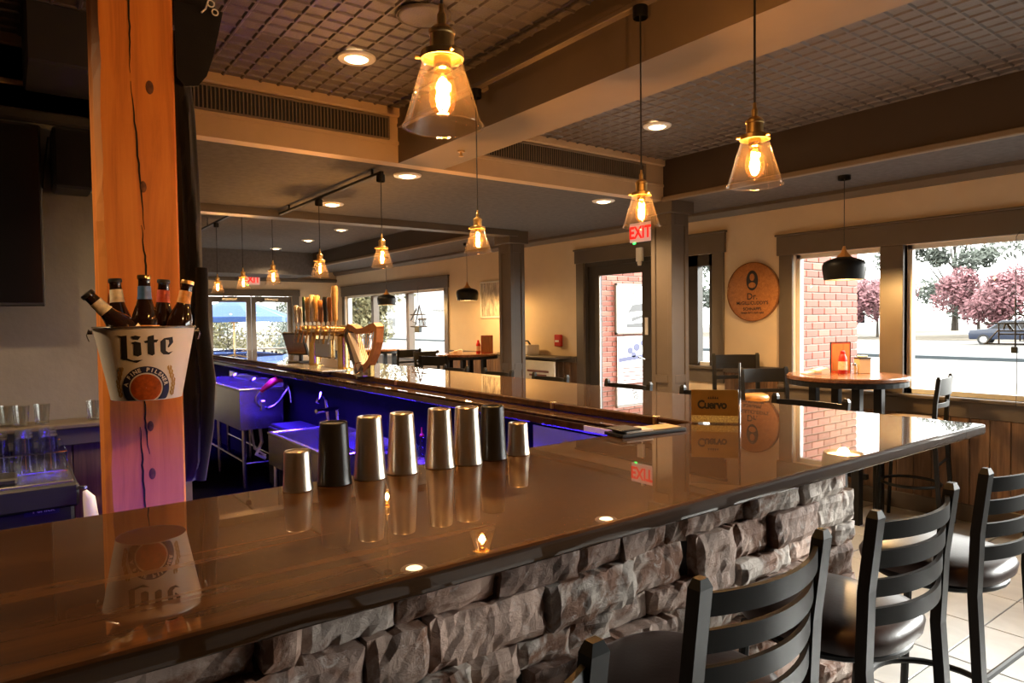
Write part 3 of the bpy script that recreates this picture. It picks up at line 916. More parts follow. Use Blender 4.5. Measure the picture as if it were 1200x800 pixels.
for k, ch in enumerate(word):
    if ch == ' ': continue
    a = PI * (.97 - .94 * (k + .5) / len(word))
    vs, fs = text_polys(ch, 50, 2.0)
    ca, sa = math.cos(a), math.sin(a)
    q = []
    for x, y, _ in vs:
        rad, tan = 156 + y, x
        X = 499 + rad * ca + tan * sa; Y = 612 - (rad * sa - tan * ca)
        q.append(on_pail(*art(X, Y), .0018))
    mb.add(q, fs)
mb.build('ring_lettering', 'white', bucket)
for s in (-1, 1):
    mb = MB()
    for i in range(7):
        y = 705 - i * 40; x = 499 + s * (232 + 18 * math.sin(i / 6 * PI) - (6 * i if i > 3 else 0) * .6)
        for t in (-1, 1):
            leafp = [(0, 0), (t * 20, -16), (t * 24, -44), (t * 6, -60), (t * 1, -24)]
            mb.add([on_pail(*art(x + a, min(y + b, 728))) for a, b in leafp], [tuple(range(5))])
    mb.build('wheat_ear', 'wheat', bucket)

def bottle(x, y, z, tx, ty, rz, neck, lab, cap, label, roll=0):
    t = thing('beer_bottle', label, 'bottle', (x, y, z), group='beer bottles in the bucket')
    t.rotation_euler = (tx, ty, rz); t.scale = (1.1, 1.1, 1.1)
    MB().lathe([(.001, 0), (.026, 0), (.0295, .004), (.0295, .125), (.027, .140), (.019, .163), (.0148, .178), (.0130, .215), (.0130, .222), (.0142, .224), (.0142, .231), (.0125, .232)], 24, cap1=True).build('glass_body', 'bottle', t, smooth=True)
    MB().lathe([(.0298, .04), (.0300, .042), (.0300, .112), (.0298, .114)], 28).build('body_label', lab, t, smooth=True)
    MB().lathe([(.0166, .176), (.0152, .182), (.0142, .206), (.0138, .207)], 24).build('neck_label', neck, t, smooth=True)
    MB().lathe([(.0150, .2245), (.0152, .230), (.0140, .2335), (.001, .2345)], 21).build('crown_cap', cap, t, smooth=True)
bb = bz0 + .012
bottle(bcx + .036, bcy - .051, bz0 + .085, .0, -.735, 0, 'cream_label', 'cream_label', 'blackmatte', 'dark beer bottle leaning sideways out of the white bucket')
bottle(bcx - .046, bcy + .036, bb + .050, -.05, -.06, 0, 'cream_label', 'blue_label', 'blackmatte', 'upright beer bottle with cream neck label and blue body label')
bottle(bcx - .004, bcy - .033, bb + .056, .0, .0, 0, 'blue_label', 'orange_label', 'brassbright', 'beer bottle with blue neck band and gold cap in the bucket')
bottle(bcx + .042, bcy + .040, bb + .050, .0, .05, 0, 'red_label', 'red_label', 'blackmatte', 'beer bottle with red labels and black cap in the bucket')
bottle(bcx + .055, bcy - .011, bb + .050, .0, .20, 0, 'orange_label', 'orange_label', 'brass', 'beer bottle with orange label tilted against the black jacket')

# black garment on the side of the post and a cap above it
jk = thing('jacket', 'long black jacket hanging down the side of the wooden post', 'jacket', (.50, 2.49, .985))
sil = [(1.505 + (z - 1.507) * 1.25, .4525 + (x - .362) * 1.25) for z, x in [(1.095, .404), (1.13, .414), (1.24, .428), (1.35, .437), (1.47, .436), (1.55, .428), (1.615, .416), (1.66, .428), (1.78, .427), (1.93, .424), (2.06, .420), (2.16, .410), (2.28, .395)]]
def lerp_tab(tab, z):
    for (a, b), (c, d) in zip(tab, tab[1:]):
        if z <= c: return b + (d - b) * (z - a) / (c - a)
    return tab[-1][1]
rows, cols = 60, 28; vs = []
for r in range(rows + 1):
    z = sil[0][0] + (sil[-1][0] - sil[0][0]) * r / rows
    xr = lerp_tab(sil, z); xl = .4555
    cx, hw = (xr + xl) / 2, (xr - xl) / 2
    taper = min(1, .35 + r / 4, .3 + (rows - r) / 4)
    for k in range(cols):
        a = 2 * PI * k / cols
        fold = 1 + .16 * noise.noise(Vector((math.cos(a) * 2.2, math.sin(a) * 2.2, z * 2.6))) + .10 * math.sin(7 * a + z * 6)
        x = cx + hw * max(-1, min(1, math.cos(a) * 1.05)) * (1 if math.cos(a) > 0 else 1)
        y = 2.482 + .092 * math.sin(a) * fold * taper
        vs.append((max(xl, x), y, z))
fs = [(r * cols + k, r * cols + (k + 1) % cols, (r + 1) * cols + (k + 1) % cols, (r + 1) * cols + k) for r in range(rows) for k in range(cols)]
fs += [tuple(range(cols)), tuple(rows * cols + k for k in range(cols))]
MB().add(vs, fs).build('body', 'cloth', jk, smooth=True, world=True, angle=70)
sl = MB().tube([(.519, 2.394, 1.696), (.515, 2.390, 1.496), (.531, 2.398, 1.321), (.525, 2.406, 1.171), (.503, 2.413, .997)], [.020, .022, .024, .022, .016], 12)
sl.build('sleeve', 'cloth', jk, smooth=True, world=True)
MB().cyl((.4545, 2.482, 2.44), (.5125, 2.482, 2.46), .007).build('coat_hook', 'steel', jk, world=True)
jk.location = (.456, 2.271, 1.032); jk.scale = (.912, .912, .912)
cp = thing('baseball_cap', 'black baseball cap with small white print hung high on the post', 'cap', (.531, 2.488, 2.32))
dome = MB(); n = 20; mrows = 8; vs = []
for i in range(mrows + 1):
    t = i / mrows * PI / 2
    for k in range(n):
        a = 2 * PI * k / n
        vs.append((.531 + .077 * math.cos(a) * math.cos(t), 2.488 + .10 * math.sin(a) * math.cos(t), 2.534 + .16 * math.sin(t)))
dome.add(vs, [(i * n + k, i * n + (k + 1) % n, (i + 1) * n + (k + 1) % n, (i + 1) * n + k) for i in range(mrows) for k in range(n)])
dome.build('crown', 'cloth', cp, smooth=True, world=True)
mb = MB(); pts = []
prof = [(.4525 + (x - .362) * 1.25, 1.505 + (z - 1.507) * 1.25) for x, z in [(.366, 2.335), (.484, 2.335), (.472, 2.28), (.455, 2.21), (.437, 2.155), (.415, 2.125), (.385, 2.118), (.366, 2.14)]]
mb.prism(prof, lambda u, v: (u, 2.388 - .02 * (2.54 - v) / .25, v), lambda u, v: (u, 2.395 - .02 * (2.54 - v) / .25, v)).build('brim', 'cloth', cp, world=True)
mb = MB()
for cx_, cz_, r_ in ((.565, 2.552, .0105), (.577, 2.527, .0095)):
    mb.tube([(cx_ + r_ * math.cos(a), 2.374, cz_ + r_ * math.sin(a)) for a in (2 * PI * k / 12 for k in range(12))], .0022, 6, True)
mb.tube([(.537, 2.378, 2.518), (.550, 2.378, 2.533), (.557, 2.377, 2.558)], .0028, 6)
mb.build('white_print', 'white', cp, world=True)
cp.location = (.484, 2.269, 2.249); cp.scale = (.912, .912, .912)

# ------------------------------------------------------------------ shaker tins along the inner edge
def tin(x, y, h, r0, r1, mat, label, group):
    o = MB().lathe([(r0 - .002, .0), (r0, .0), (r0 + .0012, .002), (r0 + .0006, .006), (r0 - .0005, .012), (r0 - (r0 - r1) * .25, h * .25), (r1 + .0006, h - .004), (r1, h - .001), (r1 - .0008, h), (r1 - .0026, h), (r1 - .0030, h - .0035), (.001, h - .0035)], 48).build('shaker_tin', mat, smooth=True, angle=28)
    o.location = (x, y, ZC)
    tag(o, label, 'shaker', group)
SH = 'shaker tins upside down on the bar'
tin(0.5239, 1.5288, 0.0899, 0.0334, 0.0282, 'tin_shaker', 'short steel shaker tin beside a black shaker, nearer the wooden post', SH)
tin(0.6129, 1.5331, 0.1455, 0.0394, 0.0317, 'tin_black', 'tall black shaker tin next to a short steel tin near the post', SH)
tin(0.7036, 1.5331, 0.1507, 0.0394, 0.0291, 'tin_shaker', 'tall steel shaker tin standing next to the black one nearer the post', SH)
tin(0.7918, 1.5331, 0.1507, 0.0394, 0.0291, 'tin_shaker', 'tall steel shaker tin, second steel one from the black tin by the post', SH)
tin(0.9005, 1.5314, 0.1524, 0.0394, 0.0291, 'tin_shaker', 'tall steel shaker tin, middle of the row with a gap before it', SH)
tin(0.9776, 1.5202, 0.1507, 0.0394, 0.0308, 'tin_shaker', 'tall dented steel shaker tin next to the black tin by the bar corner', SH)
tin(1.0666, 1.5288, 0.1455, 0.0385, 0.0308, 'tin_black', 'tall black shaker tin between a tall and a short steel tin', SH)
tin(1.1556, 1.5305, 0.0899, 0.0317, 0.0265, 'tin_shaker', 'short steel shaker tin at the row end towards the bar corner', SH)

# sign holder with gold card, and a bill folder
sg = thing('sign_holder', 'clear acrylic sign holder with gold Cuervo card on the bar corner', 'sign', (2.029, 1.515, ZC), rz=math.atan2(-.145, .12))
MB().cbox(-.098, .098, -.002, .002, .004, .255, .0008).build('acrylic_sheet', 'acrylic', sg)
MB().cbox(-.098, .098, -.035, .035, 0, .004, .001).build('foot', 'acrylic', sg)
MB().cyl((.098, 0, .004), (.098, 0, .255), .0045, n=10).build('polished_edge', 'chrome', sg)
MB().box(-.096, .092, -.005, -.0025, .005, .142).build('gold_card', 'gold', sg)
MB().box(-.096, .092, -.0062, -.0051, .006, .034).build('patterned_border', 'goldpat', sg)
vs, fs = text_polys('Cuervo', .042, .0016, .90)
MB().add([(x - .012, -.0066, .064 + y * 1.15) for x, y, _ in vs], fs).build('lettering', 'ink', sg)
mb = MB()
for k in range(5):
    mb.add([(-.030 + k * .009, -.0066, .104), (-.022 + k * .009, -.0066, .104), (-.026 + k * .009, -.0066, .118 - .002 * abs(k - 2))], [(0, 1, 2)])
mb.build('crown_mark', 'ink', sg)
sg.scale = (.856, .856, .856)
fo = thing('bill_folder', 'flat black bill folder with paper slips on the bar corner', 'folder', (1.695, 1.541, ZC), rz=-.12)
bezel(*(lambda b: (b.v, b.f))(MB().box(-.16, .16, -.055, .055, 0, .014)), .004, 2).build('cover', 'blackmatte', fo)
MB().cbox(-.13, .0, -.045, .04, .014, .022, .001).build('slip', 'paper', fo)
MB().cbox(-.02, .15, -.035, .052, .014, .017, .001).build('slip', 'napkin', fo)
MB().cbox(-.155, -.06, -.05, .05, .0225, .030, .003).build('clip_board', 'blackmatte', fo)
fo.scale = (.856, .856, .856)

# ------------------------------------------------------------------ bar stools (face +y)
def curve_slat(z, h, w, bow, t, yb):
    """bowed flat bar between two posts, middle pushed to -y"""
    n = 14; vs = []
    for i in range(n + 1):
        u = -1 + 2 * i / n
        x = u * w; y = yb - bow * (1 - u * u)
        for dy, dz in ((-t / 2, -h / 2), (t / 2, -h / 2), (t / 2, h / 2), (-t / 2, h / 2)):
            vs.append((x, y + dy, z + dz))
    fs = [(i * 4 + k, i * 4 + (k + 1) % 4, (i + 1) * 4 + (k + 1) % 4, (i + 1) * 4 + k) for i in range(n) for k in range(4)]
    fs += [(3, 2, 1, 0), tuple(n * 4 + k for k in range(4))]
    return MB().add(vs, fs)
def seat_cushion(w, d, z0, z1):
    """rounded square pad with a soft crown"""
    n = 40; vs = []
    prof = [(.86, z0), (1.0, z0 + .006), (1.02, z0 + (z1 - z0) * .5), (.97, z1 - .012), (.86, z1 - .003), (.55, z1 + .004), (.02, z1 + .006)]
    for s, z in prof:
        for k in range(n):
            a = 2 * PI * k / n
            e = .72
            cx = math.copysign(abs(math.cos(a)) ** e, math.cos(a)); sy = math.copysign(abs(math.sin(a)) ** e, math.sin(a))
            vs.append((cx * w / 2 * s, sy * d / 2 * s, z))
    fs = [(i * n + k, i * n + (k + 1) % n, (i + 1) * n + (k + 1) % n, (i + 1) * n + k) for i in range(len(prof) - 1) for k in range(n)]
    fs += [tuple(range(n - 1, -1, -1)), tuple((len(prof) - 1) * n + k for k in range(n))]
    return MB().add(vs, fs)
def make_stool(label, group, seat='vinyl', back='ladder'):
    t = thing('bar_stool', label, 'stool', group=group)
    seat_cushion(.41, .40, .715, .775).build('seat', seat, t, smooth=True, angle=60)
    ringp = [(.188 * math.cos(a), .182 * math.sin(a), .703) for a in (2 * PI * k / 28 for k in range(28))]
    MB().tube(ringp, .013, 8, True).build('seat_ring', 'black', t, smooth=True)
    for sx in (-1, 1):
        MB().tube([(sx * .15, .15, .70), (sx * .165, .168, .35), (sx * .18, .185, .0)], .0135, 8).build('leg', 'black', t, smooth=True)
        # rear leg and back post in one bent bar
        pts = [(sx * .205, -.235, 0), (sx * .20, -.205, .40), (sx * .195, -.185, .72), (sx * .198, -.192, .90), (sx * .200, -.212, 1.07)]
        vs = []
        for x, y, z in pts:
            for dx, dy in ((-.017, -.013), (.017, -.013), (.017, .013), (-.017, .013)): vs.append((x + dx, y + dy, z))
        fs = [(i * 4 + k, i * 4 + (k + 1) % 4, i * 4 + 4 + (k + 1) % 4, i * 4 + 4 + k) for i in range(len(pts) - 1) for k in range(4)] + [(3, 2, 1, 0)]
        top_ = len(vs); x, y, z = pts[-1]
        vs += [(x - .010, y - .008, z + .016), (x + .010, y - .008, z + .016), (x + .010, y + .008, z + .016), (x - .010, y + .008, z + .016)]
        b4 = (len(pts) - 1) * 4
        fs += [(b4 + k, b4 + (k + 1) % 4, top_ + (k + 1) % 4, top_ + k) for k in range(4)] + [tuple(top_ + k for k in range(4))]
        MB().add(vs, fs).build('back_post', 'black', t)
    fr = [(.19 * math.cos(a), .19 * math.sin(a), .30) for a in (2 * PI * k / 32 for k in range(32))]
    MB().tube(fr, .011, 8, True).build('foot_ring', 'black', t, smooth=True)
    MB().tube([(-.20, -.20, .47), (.20, -.20, .47)], .009, 8).build('stretcher', 'black', t)
    if back == 'ladder':
        for z, y in ((1.035, -.207), (.968, -.198), (.901, -.192), (.834, -.189)):
            curve_slat(z, .040, .186, .045, .010, y).build('slat', 'black', t, smooth=True, angle=50)
    else:
        curve_slat(1.015, .115, .186, .035, .014, -.205).build('back_board', 'black', t, smooth=True, angle=50)
        curve_slat(.885, .030, .186, .035, .012, -.191).build('slat', 'black', t, smooth=True, angle=50)
    return t
GA = 'ladder back stools along the stone front'
s0 = make_stool('black ladder back bar stool, second along the stone front from the bar corner', GA)
s0.location = (1.725, .928, 0)
dup(s0, (1.10, .925, 0), .03, 'black ladder back bar stool, third along the stone front from the bar corner')
dup(s0, (2.385, .93, 0), -.03, 'black ladder back bar stool, at the stone front nearest the bar corner')
dup(s0, (.415, .865, 0), .02, 'black ladder back bar stool, fourth along the stone front from the bar corner')
GB = 'ladder back stools on the guest side of the long leg'
ROW = ['at the bar corner end', 'second from the bar corner', 'facing the entrance door', 'beside the panelled columns', 'before the far print table', 'past the second column']
for k, y in enumerate((1.97, 2.62, 3.30, 4.14, 4.85, 5.55)):
    dup(s0, (3.24, y, 0), PI / 2, 'black ladder back stool on the guest side of the bar, ' + ROW[k], GB)
for k, y in enumerate((8.05, 8.75, 9.45, 10.15, 10.75)):
    dup(s0, (3.05, y, 0), PI / 2, 'black ladder back stool top peeking over the far end of the bar', GB)

# ------------------------------------------------------------------ high tables and chairs by the windows
def make_table(label, loc, r, group='round pub tables by the windows'):
    t = thing('pub_table', label, 'table', loc, group=group)
    MB().lathe([(.001, 1.035), (r - .01, 1.035), (r, 1.042), (r, 1.062), (r - .008, 1.07), (.001, 1.07)], 48).build('tabletop', 'table_wood', t, smooth=True, angle=40)
    MB().lathe([(r - .012, 1.0), (r - .006, 1.0), (r - .006, 1.0348), (r - .012, 1.0348)], 40).build('rim_band', 'black', t)
    for k in range(4):
        a = PI / 4 + k * PI / 2
        x, y = r * .55 * math.cos(a), r * .55 * math.sin(a)
        MB().cbox(x - .03, x + .03, y - .03, y + .03, 0, 1.035, .004).build('leg', 'black', t)
    MB().cbox(-r * .38, r * .38, -.02, .02, .30, .34, .004).cbox(-.02, .02, -r * .38, r * .38, .30, .34, .004).build('stretcher', 'black', t)
    return t
TX, TY = 5.07, 2.60
make_table('round red oak pub table by the brick view window', (TX, TY, 0), .42)
make_table('round pub table under the lamp by the framed print', (4.98, 7.72, 0), .42)
make_table('round pub table before the far window with a ketchup bottle', (4.90, 10.2, 0), .42)
GC = 'wood back pub chairs at the round tables'
c0 = make_stool('black pub chair seen edge-on under the wide window', GC, 'seat_wood', 'board')
c0.name = 'pub_chair'; c0['category'] = 'chair'
c0.location = (5.245, 2.22, 0); c0.rotation_euler = (0, 0, math.atan2(.95, -.18) - PI / 2)
dup(c0, (5.05, 3.17, 0), math.atan2(-.8, -.45) - PI / 2, 'black pub chair between the oak table and the sign holder')
dup(c0, (5.22, 3.60, 0), math.atan2(-.8, -.6) - PI / 2, 'taller black pub chair against the wall under the round plaque').scale = (1, 1, 1.09)
dup(c0, (4.45, 7.45, 0), math.atan2(.25, .6) - PI / 2, 'black pub chair on the bar side of the print table')
dup(c0, (4.85, 8.35, 0), -PI + .1, 'black pub chair behind the table by the framed print')
dup(c0, (4.35, 10.0, 0), math.atan2(.15, .6) - PI / 2, 'black pub chair at the table before the far window')
dup(c0, (4.95, 9.55, 0), .1, 'black pub chair turned towards the far window table')

def ketchup(loc, label):
    t = thing('ketchup_bottle', label, 'bottle', loc, group='ketchup bottles')
    MB().lathe([(.001, 0), (.030, 0), (.033, .008), (.033, .10), (.028, .13), (.016, .15)], 20, cap1=True).build('bottle_body', 'red', t, smooth=True)
    MB().lathe([(.0335, .03), (.0335, .095)], 20).build('front_label', 'cream_label', t, smooth=True)
    MB().lathe([(.017, .15), (.017, .172), (.010, .176), (.001, .177)], 16).build('screw_cap', 'red', t, smooth=True)
ZTB = 1.07
ketchup((TX + .06, TY + .06, ZTB), 'red ketchup bottle on the oak table before the menu')
ketchup((5.10, 7.62, ZTB), 'red ketchup bottle on the print table')
ketchup((4.90, 10.32, ZTB), 'red ketchup bottle seen against the far window')
def menu(loc, rz, label):
    t = thing('menu_stand', label, 'menu', loc, rz, group='menu stands')
    MB().cbox(-.075, .075, -.004, .004, 0, .235, .002).build('card', 'red_label', t)
    MB().box(-.068, .068, -.0055, -.0042, .012, .222).build('menu_print', 'barrel_wood', t)
    MB().cbox(-.08, -.074, -.007, .007, 0, .24, .002).cbox(.074, .08, -.007, .007, 0, .24, .002).cbox(-.08, .08, -.007, .007, .234, .24, .002).build('frame', 'blackmatte', t)
menu((TX + .16, TY + .13, ZTB), -.62, 'upright red menu stand behind the ketchup on the oak table')
menu((5.16, 7.50, ZTB), -.62, 'upright red menu stand on the print table')
nb = thing('napkin_box', 'tan napkin box beside the menu on the oak table', 'box', (TX + .20, TY - .02, ZTB), -.62)
MB().cbox(-.045, .045, -.04, .04, 0, .115, .003).build('carton', 'napkin', nb)
MB().cbox(-.047, .047, -.042, .042, .112, .122, .002).build('dark_lid', 'blackmatte', nb)
MB().cbox(-.03, .03, -.025, .025, .122, .138, .004).build('napkins', 'paper', nb)
def cutlery(loc, rz, label):
    t = thing('napkin_roll', label, 'napkin', loc, rz, group='rolled napkins with cutlery')
    mb = MB()
    mb.prism([(-.10, 0), (.08, 0), (.08, .035), (.06, .05), (-.10, .008)], lambda u, v: (u, -.05, v), lambda u, v: (u, .05, v)).build('folded_napkin', 'paper', t)
    MB().cbox(-.04, .02, -.052, .052, .004, .03, .006).build('paper_band', 'napkin', t)
cutlery((TX - .10, TY + .18, ZTB), -.62, 'folded white napkin roll on the oak table')
cutlery((4.93, 7.90, ZTB), -.62, 'folded napkin roll on the print table')
sh_ = thing('salt_shaker', 'small glass salt shaker beside the ketchup on the oak table', 'shaker', (TX + .125, TY - .0, ZTB))
MB().lathe([(.001, 0), (.019, 0), (.019, .055), (.014, .062)], 14, cap1=True).build('jar', 'clear', sh_, smooth=True)
MB().lathe([(.016, .062), (.016, .074), (.008, .08), (.001, .08)], 14).build('lid', 'chrome', sh_, smooth=True)

# ------------------------------------------------------------------ pendant lamps over the bar
SHZ = 1.875
def make_pendant(label, group, ztop):
    t = thing('pendant_lamp', label, 'lamp', group=group)
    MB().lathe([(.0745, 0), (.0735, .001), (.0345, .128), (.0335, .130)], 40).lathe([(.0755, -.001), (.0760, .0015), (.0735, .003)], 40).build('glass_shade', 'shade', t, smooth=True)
    MB().lathe([(.036, .124), (.040, .124), (.040, .136), (.036, .138), (.024, .140), (.0225, .142), (.0225, .168), (.0245, .170), (.0245, .176), (.016, .184), (.0085, .188), (.0085, .206), (.005, .212), (.0045, .225)], 24).build('brass_socket', 'brass', t, smooth=True, angle=30)
    for k in range(3):
        a = .4 + k * 2 * PI / 3
        MB().cyl((.038 * math.cos(a), .038 * math.sin(a), .130), (.050 * math.cos(a), .050 * math.sin(a), .130), .0042, n=8).build('thumb_screw', 'brass', t)
    MB().tube([(0, 0, .22), (0, 0, ztop - SHZ - .03)], .0032, 8).build('cord', 'blackmatte', t)
    MB().lathe([(.028, -.045), (.030, -.040), (.030, 0), (.001, 0)], 20, (0, 0, ztop - SHZ)).build('ceiling_mount', 'black', t, smooth=True, angle=40)
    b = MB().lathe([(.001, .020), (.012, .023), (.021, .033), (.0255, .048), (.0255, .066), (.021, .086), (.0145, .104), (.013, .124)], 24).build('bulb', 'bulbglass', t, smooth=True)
    f = MB()
    for k in range(8):
        a = 2 * PI * k / 8
        f.tube([(.0085 * math.cos(a), .0085 * math.sin(a), .040), (.006 * math.cos(a + .3), .006 * math.sin(a + .3), .088)], .0016, 6)
    f.tube([(0, 0, .035), (0, 0, .092)], .003, 6)
    f.build('filament', 'filament', b)
    MB().lathe([(.013, .104), (.0165, .106), (.0165, .128)], 18).build('bulb_cap', 'brassbright', b, smooth=True)
    point_light('pendant_light', (0, 0, .062), LAMP_W, WARM, .016, t)
    return t
GP = 'glass cone pendants over the bar'
pa = make_pendant('glass cone pendant over the stone front, nearer the wooden post', GP, ZT)
pa.location = (.665, 1.10, SHZ)
dup(pa, (1.665, 1.11, SHZ), 0, 'glass cone pendant over the stone front near the bar corner')
pb = make_pendant('glass cone pendant hanging before the lit exit sign', GP, 2.735)
pb.location = (2.035, 1.865, SHZ)
NAMES = ['glass cone pendant over the long leg, next after the exit sign one', 'glass cone pendant just past the soffit over the long leg',
         'glass cone pendant on the lower ceiling track nearer the slim beam', 'glass cone pendant above the beer taps past the slim beam',
         'glass cone pendant second from the patio doors', 'glass cone pendant nearest the patio doors']
zt_list = [2.735, 2.49, 2.49, 2.70, 2.70, 2.70]
pc = make_pendant(NAMES[1], GP, 2.49)
pd = make_pendant(NAMES[3], GP, 2.70)
for k, y in enumerate((3.03, 4.18, 5.30, 6.42, 7.50, 8.58)):
    loc = (2.035, y if k != 3 else 6.49, SHZ)
    if k == 0: dup(pb, loc, 0, NAMES[0])
    elif k == 1: pc.location = loc
    elif k == 2: dup(pc, loc, 0, NAMES[2])
    elif k == 3: pd.location = loc
    else: dup(pd, loc, 0, NAMES[k])
# tracks the pendants hang from
tr = tag(MB().cbox(2.015, 2.055, -1.0, 3.9, 2.735, 2.76, .004).cbox(2.055, 2.10, .0, .05, 2.735, 2.76).cbox(2.055, 2.10, 3.0, 3.05, 2.735, 2.76).build('lamp_track', 'beam'), 'taupe lamp track along the side of the near beam', 'track')
tr = tag(MB().cbox(2.02, 2.05, 4.16, 6.25, 2.49, 2.512, .004).box(2.03, 2.04, 4.3, 4.32, 2.51, ZL).box(2.03, 2.04, 6.0, 6.02, 2.51, ZL).build('lamp_track', 'black'), 'dark lamp track under the lower ceiling', 'track')
tr = tag(MB().cbox(2.02, 2.05, 6.47, 9.3, 2.70, 2.722, .004).box(2.03, 2.04, 6.8, 6.82, 2.72, 2.82).box(2.03, 2.04, 9.0, 9.02, 2.72, 2.82).build('lamp_track', 'black'), 'dark lamp track in the far ceiling recess', 'track')

# black drum pendants over the tables
def make_drum(label):
    t = thing('drum_pendant', label, 'lamp', group='black drum pendants over the tables')
    MB().lathe([(.030, .178), (.060, .165), (.110, .150), (.138, .135), (.150, .110), (.151, .085), (.140, .012), (.136, .0), (.134, .004), (.146, .085), (.134, .128), (.06, .16), (.001, .17)], 40).build('metal_shade', 'black', t, smooth=True)
    MB().lathe([(.055, .166), (.040, .185), (.022, .205), (.012, .235), (.008, .25), (.001, .25)], 24).build('wooden_cap', 'seat_wood', t, smooth=True)
    MB().lathe([(.001, .02), (.12, .02), (.125, .03), (.001, .035)], 28).build('diffuser', 'pendglow', t, smooth=True)
    MB().tube([(0, 0, .25), (0, 0, ZL - 1.78 - .02)], .003, 8).build('cord', 'blackmatte', t)
    MB().lathe([(.045, -.03), (.045, 0), (.001, 0)], 20, (0, 0, ZL - 1.78)).build('ceiling_mount', 'black', t)
    l = point_light('drum_light', (0, 0, .006), 45, (1.0, .58, .20), .04, t)
    return t
dr = make_drum('black drum pendant over the oak table by the brick view window'); dr.location = (5.02, 2.595, 1.78)
dup(dr, (5.0, 7.72, 1.78), 0, 'black drum pendant beside the framed print')
dup(dr, (4.98, 10.1, 1.78), 0, 'black drum pendant before the far window')

# recessed downlights
def make_down(label):
    t = thing('downlight', label, 'light', group='recessed ceiling downlights')
    MB().lathe([(.062, -.012), (.094, -.010), (.100, -.003), (.100, .002), (.060, .002)], 32).build('trim_ring', 'white', t, smooth=True)
    MB().lathe([(.001, -.024), (.030, -.021), (.050, -.015), (.060, -.009)], 28).build('lens', 'lampdisc', t)
    l = bpy.data.lights.new('down_light', 'SPOT'); l.energy = DOWN_W; l.color = WARM2; l.spot_size = math.radians(135); l.spot_blend = .9; l.shadow_soft_size = .05
    o = bpy.data.objects.new('down_light', l); C.objects.link(o); o.location = (0, 0, -.06); o.parent = t
    return t
dn = make_down('downlight in the tin ceiling beside the long air grille'); dn.location = (1.505, 3.35, ZT - .013)
for x, y, zz, lab in ((3.78, 3.31, ZT - .013, 'downlight in the tin ceiling before the second grille'),
                      (-.75, 2.72, ZT - .013, 'downlight in the tin ceiling over the glass washer'),
                      (2.32, 4.34, ZL, 'downlight in the lower ceiling just past the soffit'), (2.33, 5.75, ZL, 'downlight in the lower ceiling before the slim beam'),
                      (4.25, 4.34, ZL, 'downlight in the lower ceiling by the panelled column'),
                      (3.85, 9.2, ZT - .08, 'downlight in the far recess nearest the slim beam'), (3.9, 10.65, ZT - .08, 'downlight in the middle of the far recess'),
                      (3.85, 12.1, ZT - .08, 'downlight in the far recess nearest the patio doors')):
    dup(dn, (x, y, zz), 0, lab)
sp_ = thing('ceiling_speaker', 'round flush speaker disc in the tin ceiling', 'speaker', (1.55, 2.72, ZT - .014))
MB().lathe([(.001, -.008), (.10, -.008), (.112, -.004), (.115, 0)], 36).build('grille_disc', 'tin', sp_, smooth=True)
MB().lathe([(.115, 0), (.122, -.006), (.126, 0)], 36).build('rim', 'tin', sp_, smooth=True)
sk = thing('sprinkler', 'small sprinkler head under the near beam end', 'sprinkler', (2.27, 3.55, ZL))
MB().lathe([(.022, 0), (.022, -.006), (.008, -.008), (.008, -.03), (.001, -.03)], 14).build('stem', 'brass', sk)
MB().lathe([(.001, -.034), (.015, -.032), (.015, -.030), (.001, -.03)], 14).build('deflector', 'brass', sk)

# ------------------------------------------------------------------ beer tower, harp font, till
tw = thing('beer_tower', 'brass beer tower with a row of tap handles on the bar', 'beer tower', (2.52, 6.42, ZC))
TXX = 2.52
for y in (6.76, 6.02):
    MB().lathe([(.085, 0), (.085, .012), (.058, .02), (.055, .30), (.055, .31)], 28, (TXX, y, ZC)).build('pillar', 'brassbright', tw, smooth=True, world=True, angle=30)
MB().cyl((TXX, 5.86, ZC + .36), (TXX, 7.00, ZC + .36), .052, n=24).build('manifold', 'brassbright', tw, smooth=True, world=True, angle=40)
for y in (5.86, 7.00):
    MB().sphere((TXX, y, ZC + .36), .058, 16, 10).build('end_ball', 'brassbright', tw, smooth=True, world=True)
hs = [('cream_label', .21, .020), ('napkin', .19, .022), ('green', .29, .014), ('yellowwood', .28, .026), ('cream_label', .30, .026), ('yellowwood', .29, .030), ('barrel_wood', .24, .026), ('blackmatte', .27, .022), ('barrel_wood', .26, .024), ('yellowwood', .36, .027)]
for k, (m, h, r) in enumerate(hs):
    y = 6.94 - k * (1.03 / 9); zt = ZC + .41
    f = MB()
    f.cyl((TXX - .05, y, ZC + .36), (TXX - .14, y, ZC + .36), .011, n=10)
    f.tube([(TXX - .12, y, ZC + .37), (TXX - .135, y, ZC + .32), (TXX - .15, y, ZC + .24)], .009, 8)
    f.cyl((TXX - .12, y, ZC + .36), (TXX - .12, y, zt), .010, n=10)
    f.build('faucet', 'brassbright' if k % 2 else 'chrome', tw, smooth=True, world=True)
    hm = MB()
    r *= 1.45
    prof = [(.001, 0), (.009, .002), (.010, .03), (r * .80, h * .16), (r * .78, h * .5), (r, h * .72), (r * .98, h * .95), (r * .8, h), (.001, h)]
    hm.lathe([(rr, zz) for rr, zz in prof], 14)
    hm.v = [(TXX - .12 + x * .7, y + yy * 1.25, zt + z) for x, yy, z in hm.v]
    hd = hm.build('tap_handle', m, tw, smooth=True, world=True)
MB().cbox(TXX - .30, TXX - .06, 5.80, 7.05, ZC, ZC + .016, .004).build('drip_tray', 'steel', tw, world=True)
MB().cbox(TXX - .06, TXX + .0, 6.2, 6.6, ZC + .10, ZC + .28, .01).build('badge_box', 'chrome', tw, world=True)
tw.location = (2.157, 5.496, ZC); tw.scale = (.856, .856, .856)

